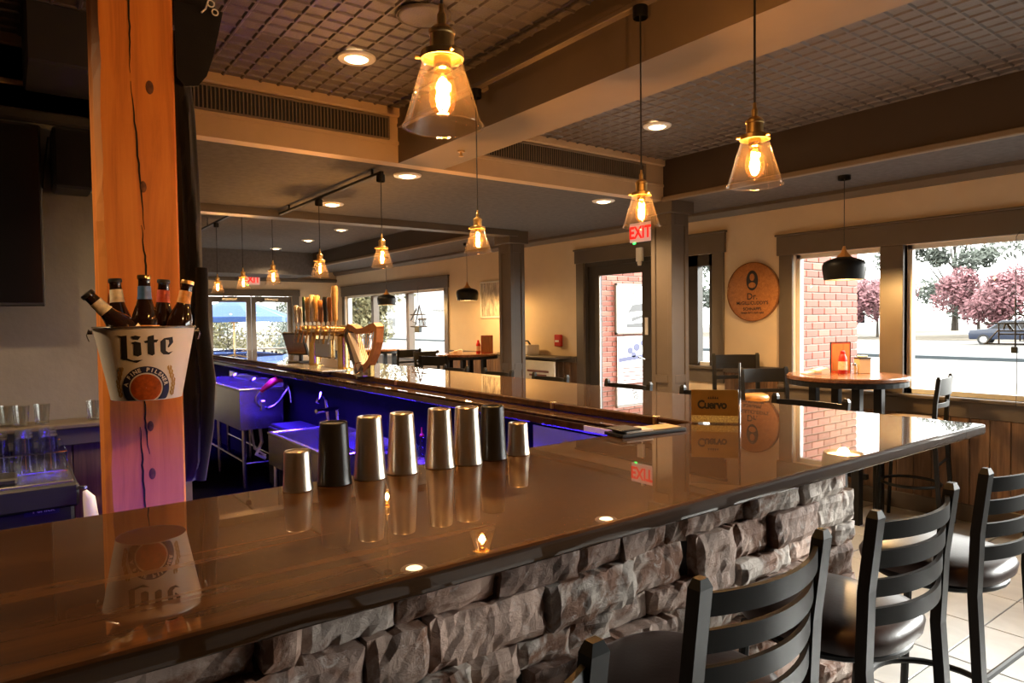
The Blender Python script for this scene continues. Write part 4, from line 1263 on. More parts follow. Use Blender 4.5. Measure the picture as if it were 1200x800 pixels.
# harp-shaped stout font on the inner edge
hp = thing('harp_font', 'wooden harp shaped beer font on the inner edge of the bar', 'beer font', (2.34, 5.12, ZC))
def yz(y, z): return (y - 5.12, z - ZC)
def ribbon(pts, w, t):
    """bar of rectangular section through (y, z) points in the plane x = 0"""
    mb = MB(); vs = []
    for i, (y, z, ww) in enumerate(pts):
        a = pts[max(0, i - 1)]; b = pts[min(len(pts) - 1, i + 1)]
        d = Vector((b[0] - a[0], b[1] - a[1])).normalized(); nrm = Vector((-d[1], d[0])) * ww
        for s, xx in ((-1, -t), (1, -t), (1, t), (-1, t)):
            vs.append((xx, y + nrm[0] * s, z + nrm[1] * s))
    n = len(pts)
    fs = [(i * 4 + k, i * 4 + (k + 1) % 4, i * 4 + 4 + (k + 1) % 4, i * 4 + 4 + k) for i in range(n - 1) for k in range(4)] + [(3, 2, 1, 0), tuple((n - 1) * 4 + k for k in range(4))]
    return mb.add(vs, fs)
# neck (top, wavy), sound box (far side, leaning), pillar (near side, curved)
ribbon([(.36, .345, .03), (.30, .395, .034), (.22, .390, .026), (.12, .365, .022), (.0, .372, .022), (-.12, .395, .026), (-.20, .405, .030), (-.25, .385, .022)], .03, .032).build('neck', 'barrel_wood', hp)
ribbon([(-.235, .385, .022), (-.22, .29, .022), (-.17, .20, .022), (-.08, .115, .024), (.02, .055, .03)], .03, .030).build('curved_pillar', 'barrel_wood', hp)
ribbon([(.33, .36, .045), (.22, .22, .055), (.12, .10, .065), (.06, .02, .075)], .03, .040).build('sound_box', 'dark_wood', hp)
ribbon([(.27, .34, .018), (.05, .07, .045)], .03, .046).build('sound_board', 'napkin', hp)
mb = MB()
for k in range(9):
    t = k / 8
    a = Vector((.22 - .40 * t, .375 + .012 * math.sin(t * 3))); b = Vector((.20 - .17 * t, .24 - .17 * t))
    mb.cyl((0, a[0], a[1]), (0, b[0], b[1]), .0028, n=6)
mb.build('string', 'brassbright', hp)
MB().lathe([(.075, 0), (.075, .012), (.05, .03), (.035, .06)], 24, (0, .05, .0), cap1=True).build('font_base', 'steel', hp, smooth=True)
MB().cbox(-.02, .02, -.10, -.05, .0, .10, .006).build('brass_foot', 'brassbright', hp)
MB().tube([(-.04, .02, .12), (-.09, .02, .11), (-.10, .02, .06)], .009, 8).build('spout', 'chrome', hp)
hp.location = (2.003, 4.383, ZC); hp.scale = (.856, .856, .856)

# order screen beside the tower
ps = thing('order_screen', 'black order screen on a stand beside the beer tower', 'screen', (2.243, 6.377, ZC), rz=.3)
MB().cbox(-.09, .09, -.09, .09, 0, .015, .005).build('foot', 'blackmatte', ps)
MB().cyl((0, 0, .015), (0, 0, .12), .02).build('stalk', 'blackmatte', ps)
o = MB().cbox(-.015, .015, -.15, .15, .08, .30, .006).build('panel', 'blackmatte', ps); o.rotation_euler = (0, -.3, 0)
o = MB().cbox(-.017, -.0152, -.135, .135, .095, .285, .001).build('glass_front', 'steel', ps); o.rotation_euler = (0, -.3, 0)

# ------------------------------------------------------------------ under-bar equipment
sx0, sx1, sy0, sy1 = 1.68, 2.07, 6.40, 8.30
sink = thing('bar_sink', 'stainless three bowl bar sink under the inner rail', 'sink', (1.88, 7.35, 0))
bd = MB()
bd.box(sx0, sx1, sy0, sy0 + .012, .54, .90).box(sx0, sx1, sy1 - .012, sy1, .54, .90).box(sx0, sx0 + .012, sy0 + .012, sy1 - .012, .54, .90).box(sx1 - .012, sx1, sy0 + .012, sy1 - .012, .54, .90)
bd.box(sx0 + .012, sx1 - .012, sy0 + .012, sy1 - .012, .54, .56)
bd.build('tub', 'steel', sink, world=True)
MB().cbox(sx0 - .012, sx1 + .01, sy0 - .012, sy0 + .03, .895, .915, .006).cbox(sx0 - .012, sx0 + .03, sy0 + .03, sy1, .895, .915, .006).build('rolled_edge', 'steel', sink, world=True)
for k in (1, 2): MB().box(sx0 + .012, sx1 - .012, sy0 + k * .63, sy0 + k * .63 + .02, .56, .88).build('divider', 'steel', sink, world=True)
MB().cbox(sx1 - .0, sx1 + .05, sy0, sy1, .88, .965, .006).build('backsplash', 'steel', sink, world=True)
for y in (sy0 + .5, sy0 + 1.2):
    MB().tube([(sx1 + .03, y, .96), (sx1 + .0, y, 1.0 - .03), (sx1 - .08, y, .975), (sx1 - .16, y, .94)], .011, 8).build('faucet', 'chrome', sink, smooth=True, world=True)
for x in (sx0 + .04, sx1 - .04):
    for y in (sy0 + .05, (sy0 + sy1) / 2, sy1 - .05):
        MB().cyl((x, y, 0), (x, y, .54), .019, n=12).build('leg', 'steel', sink, smooth=True, world=True)
for x in (sx0 + .04, sx1 - .04):
    MB().cyl((x, sy0 + .05, .24), (x, sy1 - .05, .24), .012, n=8).build('cross_bar', 'steel', sink, world=True)
MB().cyl((sx0 + .04, sy0 + .05, .22), (sx1 - .04, sy0 + .05, .22), .012, n=8).build('cross_bar', 'steel', sink, world=True)
MB().tube([(1.95, 6.75, .54), (1.96, 6.72, .36), (1.90, 6.70, .25), (1.99, 6.72, .20)], .018, 8).tube([(1.88, 6.8, .54), (1.90, 6.76, .30), (2.0, 6.74, .22)], .012, 8).build('drain_pipe', 'white', sink, smooth=True, world=True)
MB().cbox(1.86, 1.90, sy0 - .03, sy0, .70, .80, .006).build('soap_bracket', 'steel', sink, world=True)

gun = thing('soda_gun', 'red soda gun with grey hose looped before the sink under the bar rail', 'soda gun', (1.93, 6.40, .86))
MB().tube([(2.02, 6.395, .985), (1.98, 6.395, .965), (1.92, 6.40, .925), (1.865, 6.40, .885)], [.030, .034, .026, .020], 12).build('grip', 'red', gun, smooth=True, world=True)
MB().cbox(1.985, 2.065, 6.365, 6.425, .955, .990, .01).build('button_head', 'red', gun, world=True)
hose = [(1.865, 6.40, .885), (1.838, 6.40, .86), (1.824, 6.40, .825), (1.830, 6.40, .785), (1.853, 6.40, .752), (1.893, 6.40, .730), (1.940, 6.40, .724), (1.99, 6.40, .742), (2.04, 6.40, .785), (2.09, 6.40, .855), (2.13, 6.40, .905), (2.12, 6.39, .915), (2.13, 6.37, .85), (2.13, 6.35, .76)]
MB().tube(hose, .013, 10).build('hose', 'steel', gun, smooth=True, world=True)

ice = thing('ice_bin', 'open stainless ice bin under the bar rail behind the shakers', 'ice bin', (2.1, 4.9, 0))
q = MB(); a, b, c, d = 1.64, 2.13, 4.20, 5.45
q.box(a, b, c, c + .02, .40, .64).box(a, b, d - .02, d, .40, .64).box(a, a + .02, c + .02, d - .02, .40, .64).box(b - .02, b, c + .02, d - .02, .40, .70).box(a + .02, b - .02, c + .02, d - .02, .40, .43)
q.build('tub', 'steel', ice, world=True)
MB().cbox(a - .01, a + .03, c, d, .635, .655, .006).cbox(a, b, c - .01, c + .03, .635, .655, .006).cbox(a, b, d - .03, d + .01, .635, .655, .006).build('rolled_edge', 'steel', ice, world=True)
MB().cbox(a + .2, b - .02, c + .02, d - .5, .645, .66, .004).build('sliding_lid', 'steel', ice, world=True)
for x in (a + .04, b - .04):
    for y in (c + .05, d - .05): MB().cyl((x, y, 0), (x, y, .40), .02, n=12).build('leg', 'steel', ice, world=True)
MB().tube([(2.12, 5.40, .69), (2.10, 5.40, .88), (2.05, 5.38, .93), (2.01, 5.36, .86)], .016, 8).build('standpipe', 'chrome', ice, smooth=True, world=True)
MB().tube([(2.12, 5.2, .69), (2.11, 5.2, .82), (1.92, 5.15, .82)], .018, 8).build('crosspipe', 'chrome', ice, smooth=True, world=True)

cl_ = thing('bar_cooler', 'black undercounter bar cooler between the sink and the ice bin', 'cooler', (1.95, 5.9, 0))
MB().cbox(1.86, 2.14, 5.60, 6.12, .06, .62, .01).build('cabinet', 'blackmatte', cl_, world=True)
MB().cbox(1.835, 1.86, 5.62, 6.10, .10, .60, .006).build('door', 'blackmatte', cl_, world=True)
MB().tube([(1.835, 5.68, .40), (1.81, 5.68, .42), (1.81, 5.68, .54), (1.835, 5.68, .56)], .008, 8).build('handle', 'steel', cl_, world=True)
for y in (5.66, 6.06):
    MB().cbox(1.90, 1.95, y - .025, y + .025, 0, .06, .004).build('foot', 'blackmatte', cl_, world=True)

rk_ = thing('speed_rail', 'stainless bottle rail hung in front of the ice bin wall', 'bottle rail', (2.05, 3.5, .5))
MB().cbox(1.95, 2.15, 2.9, 4.1, .50, .52, .004).cbox(1.95, 1.96, 2.9, 4.1, .52, .66, .003).cbox(1.95, 2.15, 2.9, 2.91, .52, .66, .003).cbox(1.95, 2.15, 4.09, 4.1, .52, .66, .003).build('tray', 'steel', rk_, world=True)
def liquor(x, y, z, mat, cap, label):
    t = thing('liquor_bottle', label, 'bottle', (x, y, z), group='liquor bottles in the bottle rail')
    MB().lathe([(.001, 0), (.036, 0), (.038, .004), (.038, .17), (.030, .20), (.014, .225), (.013, .27), (.015, .272), (.015, .28)], 20, cap1=True).build('glass_body', mat, t, smooth=True)
    MB().lathe([(.0384, .05), (.0384, .14)], 20).build('front_label', 'cream_label', t, smooth=True)
    MB().lathe([(.014, .28), (.014, .29), (.005, .30), (.004, .335), (.001, .336)], 12).build('pour_spout', cap, t, smooth=True)
for k in range(11):
    liquor(2.05, 2.97 + k * .105, .52, ['bottle', 'clear', 'green'][k % 3], ['chrome', 'red', 'blackmatte'][k % 3], ['dark brown', 'clear', 'green'][k % 3] + ' liquor bottle with pour spout in the bottle rail under the bar')
dr_ = thing('drain_board', 'stainless drain board with ribbed plate by the inner bar corner', 'drain board', (1.85, 2.25, 0))
MB().cbox(1.55, 2.14, 1.75, 2.70, .70, .74, .006).build('tray', 'purplemetal', dr_, world=True)
MB().box(2.135, 2.143, 1.75, 2.70, .74, .98).build('splash_plate', 'purplemetal', dr_, world=True)
mb = MB()
for k in range(30): mb.box(1.58, 2.12, 1.79 + k * .03, 1.802 + k * .03, .74, .748)
stuff(mb.build('ribs', 'purplemetal', dr_, world=True))
for x in (1.59, 2.1):
    for y in (1.8, 2.65): MB().cyl((x, y, 0), (x, y, .70), .018, n=12).build('leg', 'steel', dr_, world=True)

# ------------------------------------------------------------------ left wall: television, loudspeaker, ledge, glasses, washer
tv = thing('television', 'large black flat television on the grey wall', 'television', (-.58, 3.95, 1.6))
o = MB().cbox(-1.30, .155, 3.86, 3.90, 1.605, 2.445, .006).build('housing', 'blackmatte', tv, world=True)
MB().box(-1.288, .143, 3.8585, 3.8605, 1.622, 2.433).build('screen', 'screen', tv, world=True)
MB().cbox(-.75, -.35, 3.90, YS - .001, 1.85, 2.2, .01).build('wall_bracket', 'blackmatte', tv, world=True)
lsp = thing('loudspeaker', 'black loudspeaker box mounted high beside the television', 'loudspeaker', (.27, 3.9, 2.15))
MB().cbox(.195, .355, 3.76, 3.99, 2.15, 2.43, .012).build('cabinet', 'blackmatte', lsp, world=True)
MB().cbox(.203, .347, 3.752, 3.762, 2.16, 2.42, .006).build('front_grille', 'cloth', lsp, world=True)
MB().cbox(.25, .30, 3.99, YS, 2.25, 2.33, .004).build('wall_bracket', 'steel', lsp, world=True)
MB().tube([(.36, 3.99, 2.42), (.385, 4.03, 2.40), (.39, 4.04, 2.30)], .004, 6).tube([(.19, 3.97, 2.42), (.175, 4.02, 2.30), (.165, 4.03, 2.18)], .004, 6).build('cable', 'blackmatte', lsp, world=True)
lg = tag(MB().cbox(-2.5, .79, 3.80, YS - .017, 1.025, 1.05, .006).cbox(-2.5, .79, 3.90, YS - .017, .935, 1.025, .004).build('wall_ledge', 'trim'), 'taupe wall ledge carrying drinking glasses on the grey wall', 'shelf')
def glass(x, y, z, h, r, label, group, up=True):
    prof = [(.001, .006), (r * .72, .006), (r * .95, h), (r, h), (r * .80, .0), (.001, .0)]
    o = MB().lathe(prof if up else [(a, h - b) for a, b in prof], 18).build('drinking_glass', 'clear', smooth=True, angle=35)
    o.location = (x, y, z); tag(o, label, 'glass', group)
for k, (x, y) in enumerate(((-.16, 3.90), (-.09, 3.86), (-.01, 3.92), (.045, 3.87), (.125, 3.89))):
    glass(x, y, 1.05, .095, .034, 'small tumbler in the cluster on the wall ledge under the television', 'tumblers on the wall ledge')
glass(.335, 3.90, 1.05, .095, .033, 'single tumbler standing alone on the wall ledge beside the post', 'tumblers on the wall ledge')
ws = thing('glass_washer', 'black undercounter glass washer with a steel top', 'washer', (-.35, 3.55, 0))
MB().cbox(-1.0, .20, 3.22, 3.98, 0, .80, .012).build('cabinet', 'blackmatte', ws, world=True)
MB().cbox(-1.0, .215, 3.17, 3.22, .80, .895, .01).cbox(-1.0, .215, 3.22, 3.99, .80, .885, .006).build('black_rail', 'blackmatte', ws, world=True)
MB().cbox(-1.0, .20, 3.20, 3.99, .885, .903, .004).build('steel_top', 'steel', ws, world=True)
MB().box(.035, .150, 3.215, 3.219, .775, .815).build('badge', 'navy', ws, world=True)
vs, fs = text_polys('Perlick', .026, .0008)
MB().add([(.098 + x, 3.2135, .787 + y) for x, y, _ in vs], fs).build('badge_lettering', 'white', ws, world=True)
mb = MB()
for zz in (.905, .985): mb.tube([(-.20, 3.42, zz), (.19, 3.42, zz), (.19, 3.80, zz), (-.20, 3.80, zz)], .004, 6, True)
for k in range(6): mb.tube([(-.20 + k * .078, 3.42, .905), (-.20 + k * .078, 3.42, .985)], .003, 6)
tag(mb.build('wire_basket', 'chrome'), 'wire glass basket holding pint glasses on the washer', 'basket')
for i in range(4):
    for j in range(3):
        glass(.135 - i * .088, 3.50 + j * .11, .905, .145, .041, 'pint glass standing upside down in the wire basket', 'pint glasses in the basket', False)
tw_ = tag(MB().tube([(.232, 3.16, .86), (.245, 3.155, .83), (.252, 3.15, .74), (.245, 3.15, .62)], [.008, .022, .027, .020], 12).build('bar_towel', 'paper', smooth=True), 'white bar towel hanging at the corner of the glass washer', 'towel')
tp = tag(MB().cyl((.215, 3.20, .87), (.235, 3.15, .875), .006).build('towel_hook', 'steel'), 'small steel hook at the washer corner', 'hook')
tray = tag(MB().cbox(-.25, .02, 3.23, 3.38, .903, .93, .008).build('bar_tray', 'blackmatte'), 'flat black bar tray on the washer before the glasses', 'tray')

# ------------------------------------------------------------------ things on the window wall
def exit_sign(loc, rz, label):
    t = thing('exit_sign', label, 'exit sign', loc, rz, group='exit signs')
    MB().cbox(-.155, .155, 0, .035, 0, .20, .006).build('housing', 'exitpanel', t)
    vs, fs = text_polys('EXIT', .175, .006, 1.0)
    MB().add([(x * .86, -.003, .04 + y) for x, y, _ in vs], fs).build('lettering', 'exitred', t)
    MB().cbox(-.10, -.06, -.004, .0, -.022, -.004, .002).build('status_light', 'exitgreen', t)
    MB().cyl((0, .02, .2), (0, .02, .235), .02).build('canopy', 'white', t)
exit_sign((5.42, 4.99, 2.325), -PI / 2, 'lit red exit sign above the entrance door')
exit_sign((3.85, YF - .10, 2.26), 0, 'lit red exit sign above the patio doors')
el = thing('emergency_lamp', 'small white emergency lamp under the exit sign', 'lamp', (5.55, 5.10, 2.12))
MB().cbox(5.53, 5.567, 5.07, 5.16, 2.13, 2.28, .006).build('case', 'white', el, world=True)
MB().lathe([(.001, 0), (.02, .0), (.026, .03), (.02, .045)], 14, (5.54, 5.11, 2.085)).build('lamp_head', 'white', el, smooth=True, world=True)
pl = thing('barrel_plaque', 'round wooden barrel lid plaque with dark portrait on the cream wall', 'plaque', (XW - .03, 3.742, 1.745))
R_ = .272
o = MB().lathe([(.001, 0), (R_ - .012, 0), (R_, .006), (R_, .03), (.001, .03)], 56).build('lid', 'barrel_wood', pl, smooth=True, angle=40); o.rotation_euler = (0, PI / 2, 0)
o = MB().lathe([(R_ - .004, -.003), (R_ + .003, -.003), (R_ + .003, .028)], 56).build('hoop', 'table_wood', pl, smooth=True); o.rotation_euler = (0, PI / 2, 0)
mb = MB().lathe([(.001, 0), (.062, 0)], 28); mb.v = [(-.0012, x, y * 1.5 + .105) for x, y, z in mb.v]; mb.build('portrait_oval', 'ink', pl)
mb = MB().lathe([(.001, 0), (.026, 0)], 16); mb.v = [(-.002, x, y * 1.3 + .135) for x, y, z in mb.v]
m2 = MB().lathe([(.001, 0), (.038, 0)], 16); m2.v = [(-.0019, x, y * .7 + .062) for x, y, z in m2.v]
mb.join(m2).build('portrait_head', 'barrel_wood', pl)
mb = MB()
for txt, sz, zz in (('Dr.', .085, -.07), ("McGILLICUDDY'S", .044, -.118), ('SCHNAPPS', .040, -.172), ('WALK INTO ANY BAR', .024, -.203)):
    vs, fs = text_polys(txt, sz, .0008)
    mb.add([(-.0015, -x, zz + y) for x, y, _ in vs], fs)
mb.build('lettering', 'ink', pl)
pc_ = thing('framed_print', 'framed city print on the cream wall behind the second column', 'picture', (XW - .02, 7.95, 1.54))
MB().box(XW - .018, XW - .006, 7.55, 8.24, 1.56, 2.05).build('print', 'print', pc_, world=True)
MB().cbox(XW - .03, XW, 7.53, 8.26, 2.045, 2.07, .004).cbox(XW - .03, XW, 7.53, 8.26, 1.54, 1.565, .004).cbox(XW - .03, XW, 7.53, 7.555, 1.54, 2.07, .004).cbox(XW - .03, XW, 8.235, 8.26, 1.54, 2.07, .004).build('frame', 'siding', pc_, world=True)
fa_ = thing('fire_alarm', 'red fire alarm pull box on the cream wall by the entrance', 'fire alarm', (XW, 6.52, 1.17))
MB().cbox(XW - .045, XW, 6.46, 6.58, 1.17, 1.32, .008).build('box', 'red', fa_, world=True)
MB().cbox(XW - .052, XW - .045, 6.485, 6.555, 1.225, 1.25, .002).build('pull_bar', 'white', fa_, world=True)
nc = thing('takeout_caddy', 'white caddy with a dark handle on the wainscot cap', 'caddy', (XW - .16, 7.05, 1.055))
MB().cbox(XW - .26, XW - .06, 6.85, 7.20, 1.055, 1.19, .01).build('tub', 'white', nc, world=True)
MB().tube([(XW - .16, 6.92, 1.19), (XW - .16, 6.97, 1.235), (XW - .16, 7.13, 1.235), (XW - .16, 7.18, 1.19)], .012, 8).build('handle', 'blackmatte', nc, world=True)
MB().cbox(XW - .24, XW - .08, 7.20, 7.27, 1.055, 1.18, .004).build('dark_end', 'blackmatte', nc, world=True)
shf = tag(MB().cbox(XW - .30, XW - .035, 6.25, 7.6, 1.03, 1.055, .006).build('wall_shelf', 'trim'), 'narrow taupe shelf under the fire alarm', 'shelf')
hb = thing('host_board', 'white printed board standing against the wainscot under the shelf', 'board', (5.30, 6.58, 0))
MB().cbox(5.28, 5.31, 6.26, 6.90, .35, 1.0, .006).build('board', 'siding', hb, world=True)
MB().box(5.276, 5.279, 6.36, 6.78, .86, .885).box(5.276, 5.279, 6.40, 6.74, .81, .835).build('pink_print', 'leaf_pink', hb, world=True)
for y in (6.30, 6.84): MB().cbox(5.28, 5.31, y, y + .03, 0, .35, .004).build('leg', 'blackmatte', hb, world=True)

# unlit neon ship hung in the wide window
sp = thing('ship_sign', 'unlit neon sailing ship sign hanging in the wide window', 'sign', (5.50, 1.665, 1.30))
u = .0049 / 8            # artwork unit
def A(x, y): return (0, -(x - 395) * u, (575 - y) * u)
segs = [[(395, 60), (397, 600)], [(90, 335), (700, 335)], [(95, 565), (695, 565)], [(125, 555), (225, 420), (560, 420), (665, 555)], [(240, 455), (550, 455)],
        [(240, 335), (240, 560)], [(550, 335), (550, 560)], [(330, 300), (385, 235), (480, 245), (455, 300)], [(400, 140), (520, 140)], [(285, 405), (300, 345), (330, 345), (375, 415)],
        [(410, 340), (450, 415), (480, 345), (515, 410)], [(410, 210), (470, 255)], [(440, 455), (440, 530), (480, 530), (480, 455)], [(320, 345), (350, 405)]]
mb = MB()
for sgm in segs: mb.tube([A(*p) for p in sgm], .0055, 8)
mb.build('tubing', 'ink', sp)
MB().cbox(-.02, .02, -.02, .02, -.055, -.012, .005).build('transformer', 'kerb', sp)
MB().tube([(0, 0, A(395, 60)[2]), (0, 0, .735)], .0018, 6).tube([(0, 0, .735), (.072, 0, .775)], .0018, 6).build('cord', 'ink', sp)
MB().tube([(0, -.01, -.05), (0, -.012, -.26), (0, -.008, -.42)], .0022, 6).build('pull_cord', 'ink', sp)
sp2 = thing('neon_sign', 'small unlit neon sign hanging in the far window', 'sign', (5.50, 10.0, 1.42))
mb = MB()
for sgm in ([(0, -.25, .2), (0, .25, .2)], [(0, -.2, .02), (0, -.05, .35), (0, .1, .02)], [(0, -.3, 0), (0, .25, 0)], [(0, .05, .3), (0, .25, .1), (0, .05, .05)], [(0, -.28, .12), (0, 0, .12)]):
    mb.tube(sgm, .012, 8)
mb.build('tubing', 'ink', sp2)
MB().cbox(-.03, .03, -.08, .08, -.10, 0, .005).build('transformer', 'kerb', sp2)
MB().tube([(0, 0, .2), (0, 0, .66), (.075, 0, .69)], .004, 6).build('cord', 'ink', sp2)

# ------------------------------------------------------------------ outside
ZG = -.5
gnd = struct(MB().box(XW + .15, 160, -60, 200, ZG - .2, ZG).box(-40, XW + .15, -60, BY - .15, ZG - .2, ZG).box(-40, XW + .15, YF + .15, 200, ZG - .2, ZG).build('ground_outside', 'concrete'))
MB().box(14, 23, -60, 160, ZG, ZG + .02).build('grass_verge', 'drygrass', gnd)
MB().box(33.6, 34.4, -60, 160, ZG, ZG + .14).build('kerb_line', 'kerb', gnd)
MB().box(34.4, 58, -60, 160, ZG, ZG + .01).build('road', 'asphalt', gnd)
MB().box(58, 110, -60, 160, ZG, ZG + .03).build('far_verge', 'drygrass', gnd)
MB().box(XW + .15, 9.5, 3.7, 7.0, ZG, -.02).build('porch_slab', 'concrete', gnd)
MB().box(2.8, 5.0, YF + .15, YF + 1.0, ZG, -.02).build('patio_step', 'concrete', gnd)

def brick_wall(name, label, x0, x1, yf, thick, z0, z1, bz0, bz1):
    w = thing(name, label, 'brick wall', (x0, yf, z0))
    MB().box(x0, x1, yf + .006, yf + thick, z0, z1).build('mortar_core', 'mortar', w, world=True)
    b0 = None; r = 0; z = bz0
    while z < bz1:
        x = x0 - (.107 if r % 2 else 0)
        while x < x1 - .02:
            a, b = max(x, x0), min(x + .203, x1)
            if b - a > .03:
                full = b - a > .2
                if full and b0 is not None:
                    o = b0.copy(); C.objects.link(o)
                else:
                    o = MB().cbox(0, b - a, -.006, .05, 0, .058, .003).build('brick', 'brick', w)
                    if full: b0 = o
                o.location = (a - x0, 0, z - z0)
            x += .213
        z += .070; r += 1
    return w
brick_wall('brick_pier', 'red brick porch wall outside the narrow window', XW + .17, 6.93, 3.45, .22, ZG, 3.3, .62, 2.32)
pw = brick_wall('brick_pier', 'red brick wall with posters outside the entrance door', XW + .17, 8.6, 6.72, .22, ZG, 3.3, .50, 2.2)
def poster(name, label, x0, x1, z0, z1, y=6.70):
    return thing(name, label, 'poster', ((x0 + x1) / 2, y, z0))
p1 = poster('poster', 'framed white poster with dark slanted artwork on the brick wall', 6.78, 7.45, 1.30, 1.99)
MB().box(6.79, 7.44, 6.690, 6.70, 1.31, 1.98).build('sheet', 'siding', p1, world=True)
MB().cbox(6.77, 7.46, 6.682, 6.712, 1.97, 2.0, .003).cbox(6.77, 7.46, 6.682, 6.712, 1.29, 1.32, .003).cbox(6.77, 6.795, 6.682, 6.712, 1.29, 2.0, .003).cbox(7.435, 7.46, 6.682, 6.712, 1.29, 2.0, .003).build('frame', 'trim', p1, world=True)
mb = MB()
for pg in ([(6.98, 1.38), (7.42, 1.38), (7.42, 1.46), (6.98, 1.43)], [(6.98, 1.56), (7.10, 1.70), (7.42, 1.74), (7.42, 1.62), (7.05, 1.60)], [(7.08, 1.46), (7.42, 1.55), (7.42, 1.58), (7.08, 1.52)]):
    mb.add([(x, 6.6885, z) for x, z in pg], [tuple(range(len(pg)))])
vs, fs = text_polys('VED', .16, .004)
mb.add([(7.10 + (y * .9) * .8 + x * .25, 6.6885, 1.84 + x * .55 - y * .2) for x, y, _ in vs], fs)
mb.build('artwork', 'ink', p1, world=True)
p2 = poster('poster', 'white poster with a blue band and red lines below the framed one', 6.80, 7.45, .60, 1.26)
MB().box(6.80, 7.45, 6.690, 6.70, .60, 1.26).build('sheet', 'siding', p2, world=True)
mb = MB()
mb.add([(x, 6.6885, z) for x, z in ((6.82, .90), (7.44, .95), (7.44, 1.01), (6.82, .96))], [(0, 1, 2, 3)])
for cx_, cz_, r in ((7.05, 1.06, .06), (7.18, 1.10, .07), (7.12, 1.0, .05), (7.30, 1.16, .05)):
    mb.add([(cx_ + r * math.cos(a), 6.6885, cz_ + r * .8 * math.sin(a)) for a in (2 * PI * k / 9 for k in range(9))], [tuple(range(9))])
mb.build('blue_artwork', 'navy', p2, world=True)
mb = MB()
for k in range(4): mb.box(6.90, 7.40, 6.688, 6.6895, .64 + k * .055, .655 + k * .055)
mb.build('red_lines', 'red', p2, world=True)

rt = random.Random(5)
def tree(loc, h, rx, label, mat, nleaf=1500, crown0=.3, leaf=.28, group=None, rz=None):
    t = thing('tree', label, 'tree', loc, group=group)
    tk = MB(); tk.tube([(0, 0, 0), (.05 * h * .1, 0, h * .3), (0, .04 * h * .1, h * .75)], [h * .028, h * .02, h * .006], 8)
    for k in range(7):
        a = rt.uniform(0, 2 * PI); z0 = h * rt.uniform(.25, .55); L = rx * rt.uniform(.5, .9)
        tk.tube([(0, 0, z0), (L * .5 * math.cos(a), L * .5 * math.sin(a), z0 + h * .12), (L * math.cos(a), L * math.sin(a), z0 + h * .28)], [h * .012, h * .008, h * .003], 6)
    tk.build('trunk', 'bark', t, smooth=True)
    mb = MB(); zc = h * (1 + crown0) / 2; hz = h * (1 - crown0) / 2
    cl = [(rt.gauss(0, .5) * rx, rt.gauss(0, .5) * rx, zc + rt.uniform(-.8, .8) * hz, rt.uniform(.25, .5) * rx) for _ in range(14)]
    leaf *= .42
    for _ in range(int(nleaf * 3.8)):
        cx_, cy_, cz_, cr = rt.choice(cl)
        d = Vector((rt.gauss(0, 1), rt.gauss(0, 1), rt.gauss(0, 1))).normalized() * cr * rt.random() ** .4
        c = Vector((cx_, cy_, cz_)) + d
        a = Vector((rt.gauss(0, 1), rt.gauss(0, 1), rt.gauss(0, 1))).normalized(); b = a.orthogonal().normalized()
        s = leaf * rt.uniform(.6, 1.3)
        mb.add([c + a * s, c + b * s * .6, c - a * s, c - b * s * .6], [(0, 1, 2, 3)])
    mb.build('foliage', mat, t)
    return t
GT = 'pink maples across the road'
tree((64, 20.5, ZG), 5.2, 2.9, 'pink red maple across the road behind the blue car', 'leaf_pink', 1800, .28, .42, GT)
tree((63, 29.5, ZG), 4.8, 3.0, 'pink red maple across the road beside the brick porch wall', 'leaf_pink', 1800, .25, .42, GT)
tree((73, 25, ZG), 5.8, 3.0, 'pink red maple set back between its two neighbours', 'leaf_pink', 1500, .28, .42, GT)
tree((68, 12, ZG), 5.0, 3.0, 'pink red maple behind the neon ship', 'leaf_pink', 1500, .28, .42, GT)
tree((60.5, 39.5, ZG), 5.0, 2.5, 'pink red maple seen through the narrow window', 'leaf_pink', 1300, .28, .42, GT)
GT2 = 'tall grey green trees behind the maples'
for x, y, h, rx, lab in ((84, 20, 14, 5.5, 'tall grey green tree rising behind the blue car'), (92, 34, 15, 5, 'tallest grey green tree behind the pink maples'),
                         (84, 48, 14, 5, 'tall grey green tree seen past the brick porch wall'), (90, 2, 13, 5.5, 'tall grey green tree behind the neon ship'), (82, 66, 13, 5, 'tall grey green tree beyond the low white house')):
    tree((x, y, ZG), h, rx, lab, 'leaf_green', 1500, .15, .75, GT2)
GT3 = 'trees beyond the far window'
for x, y, h, rx, m_, lab in ((16, 35, 6.5, 2.4, 'leaf_gold', 'olive gold tree beyond the far window nearest the beer taps'), (18.5, 46, 7, 2.6, 'leaf_green', 'grey green tree beyond the far window beside an olive one'),
                             (44, 58, 8, 3.4, 'leaf_green', 'grey green tree beyond the far window on the road side'),
                             (27, 66, 9, 4, 'leaf_gold', 'large olive gold tree beside the low white house')):
    tree((x, y, ZG), h, rx, lab, m_, 1400, .15, .34, GT3)
GT4 = 'trees beyond the patio'
for x, y, h, rx, m_, lab in ((11, 78, 5.5, 3.0, 'leaf_gold', 'olive gold tree beyond the blue patio umbrellas'), (20, 84, 6, 3.2, 'leaf_green', 'grey green tree beyond the blue patio umbrellas'),
                             (30, 88, 5, 2.6, 'leaf_green', 'small grey green tree between the patio and the white house'), (15.5, 94, 6.5, 3.6, 'leaf_green', 'grey green tree far beyond the patio')):
    tree((x, y, ZG), h, rx, lab, m_, 1200, .15, .36, GT4)

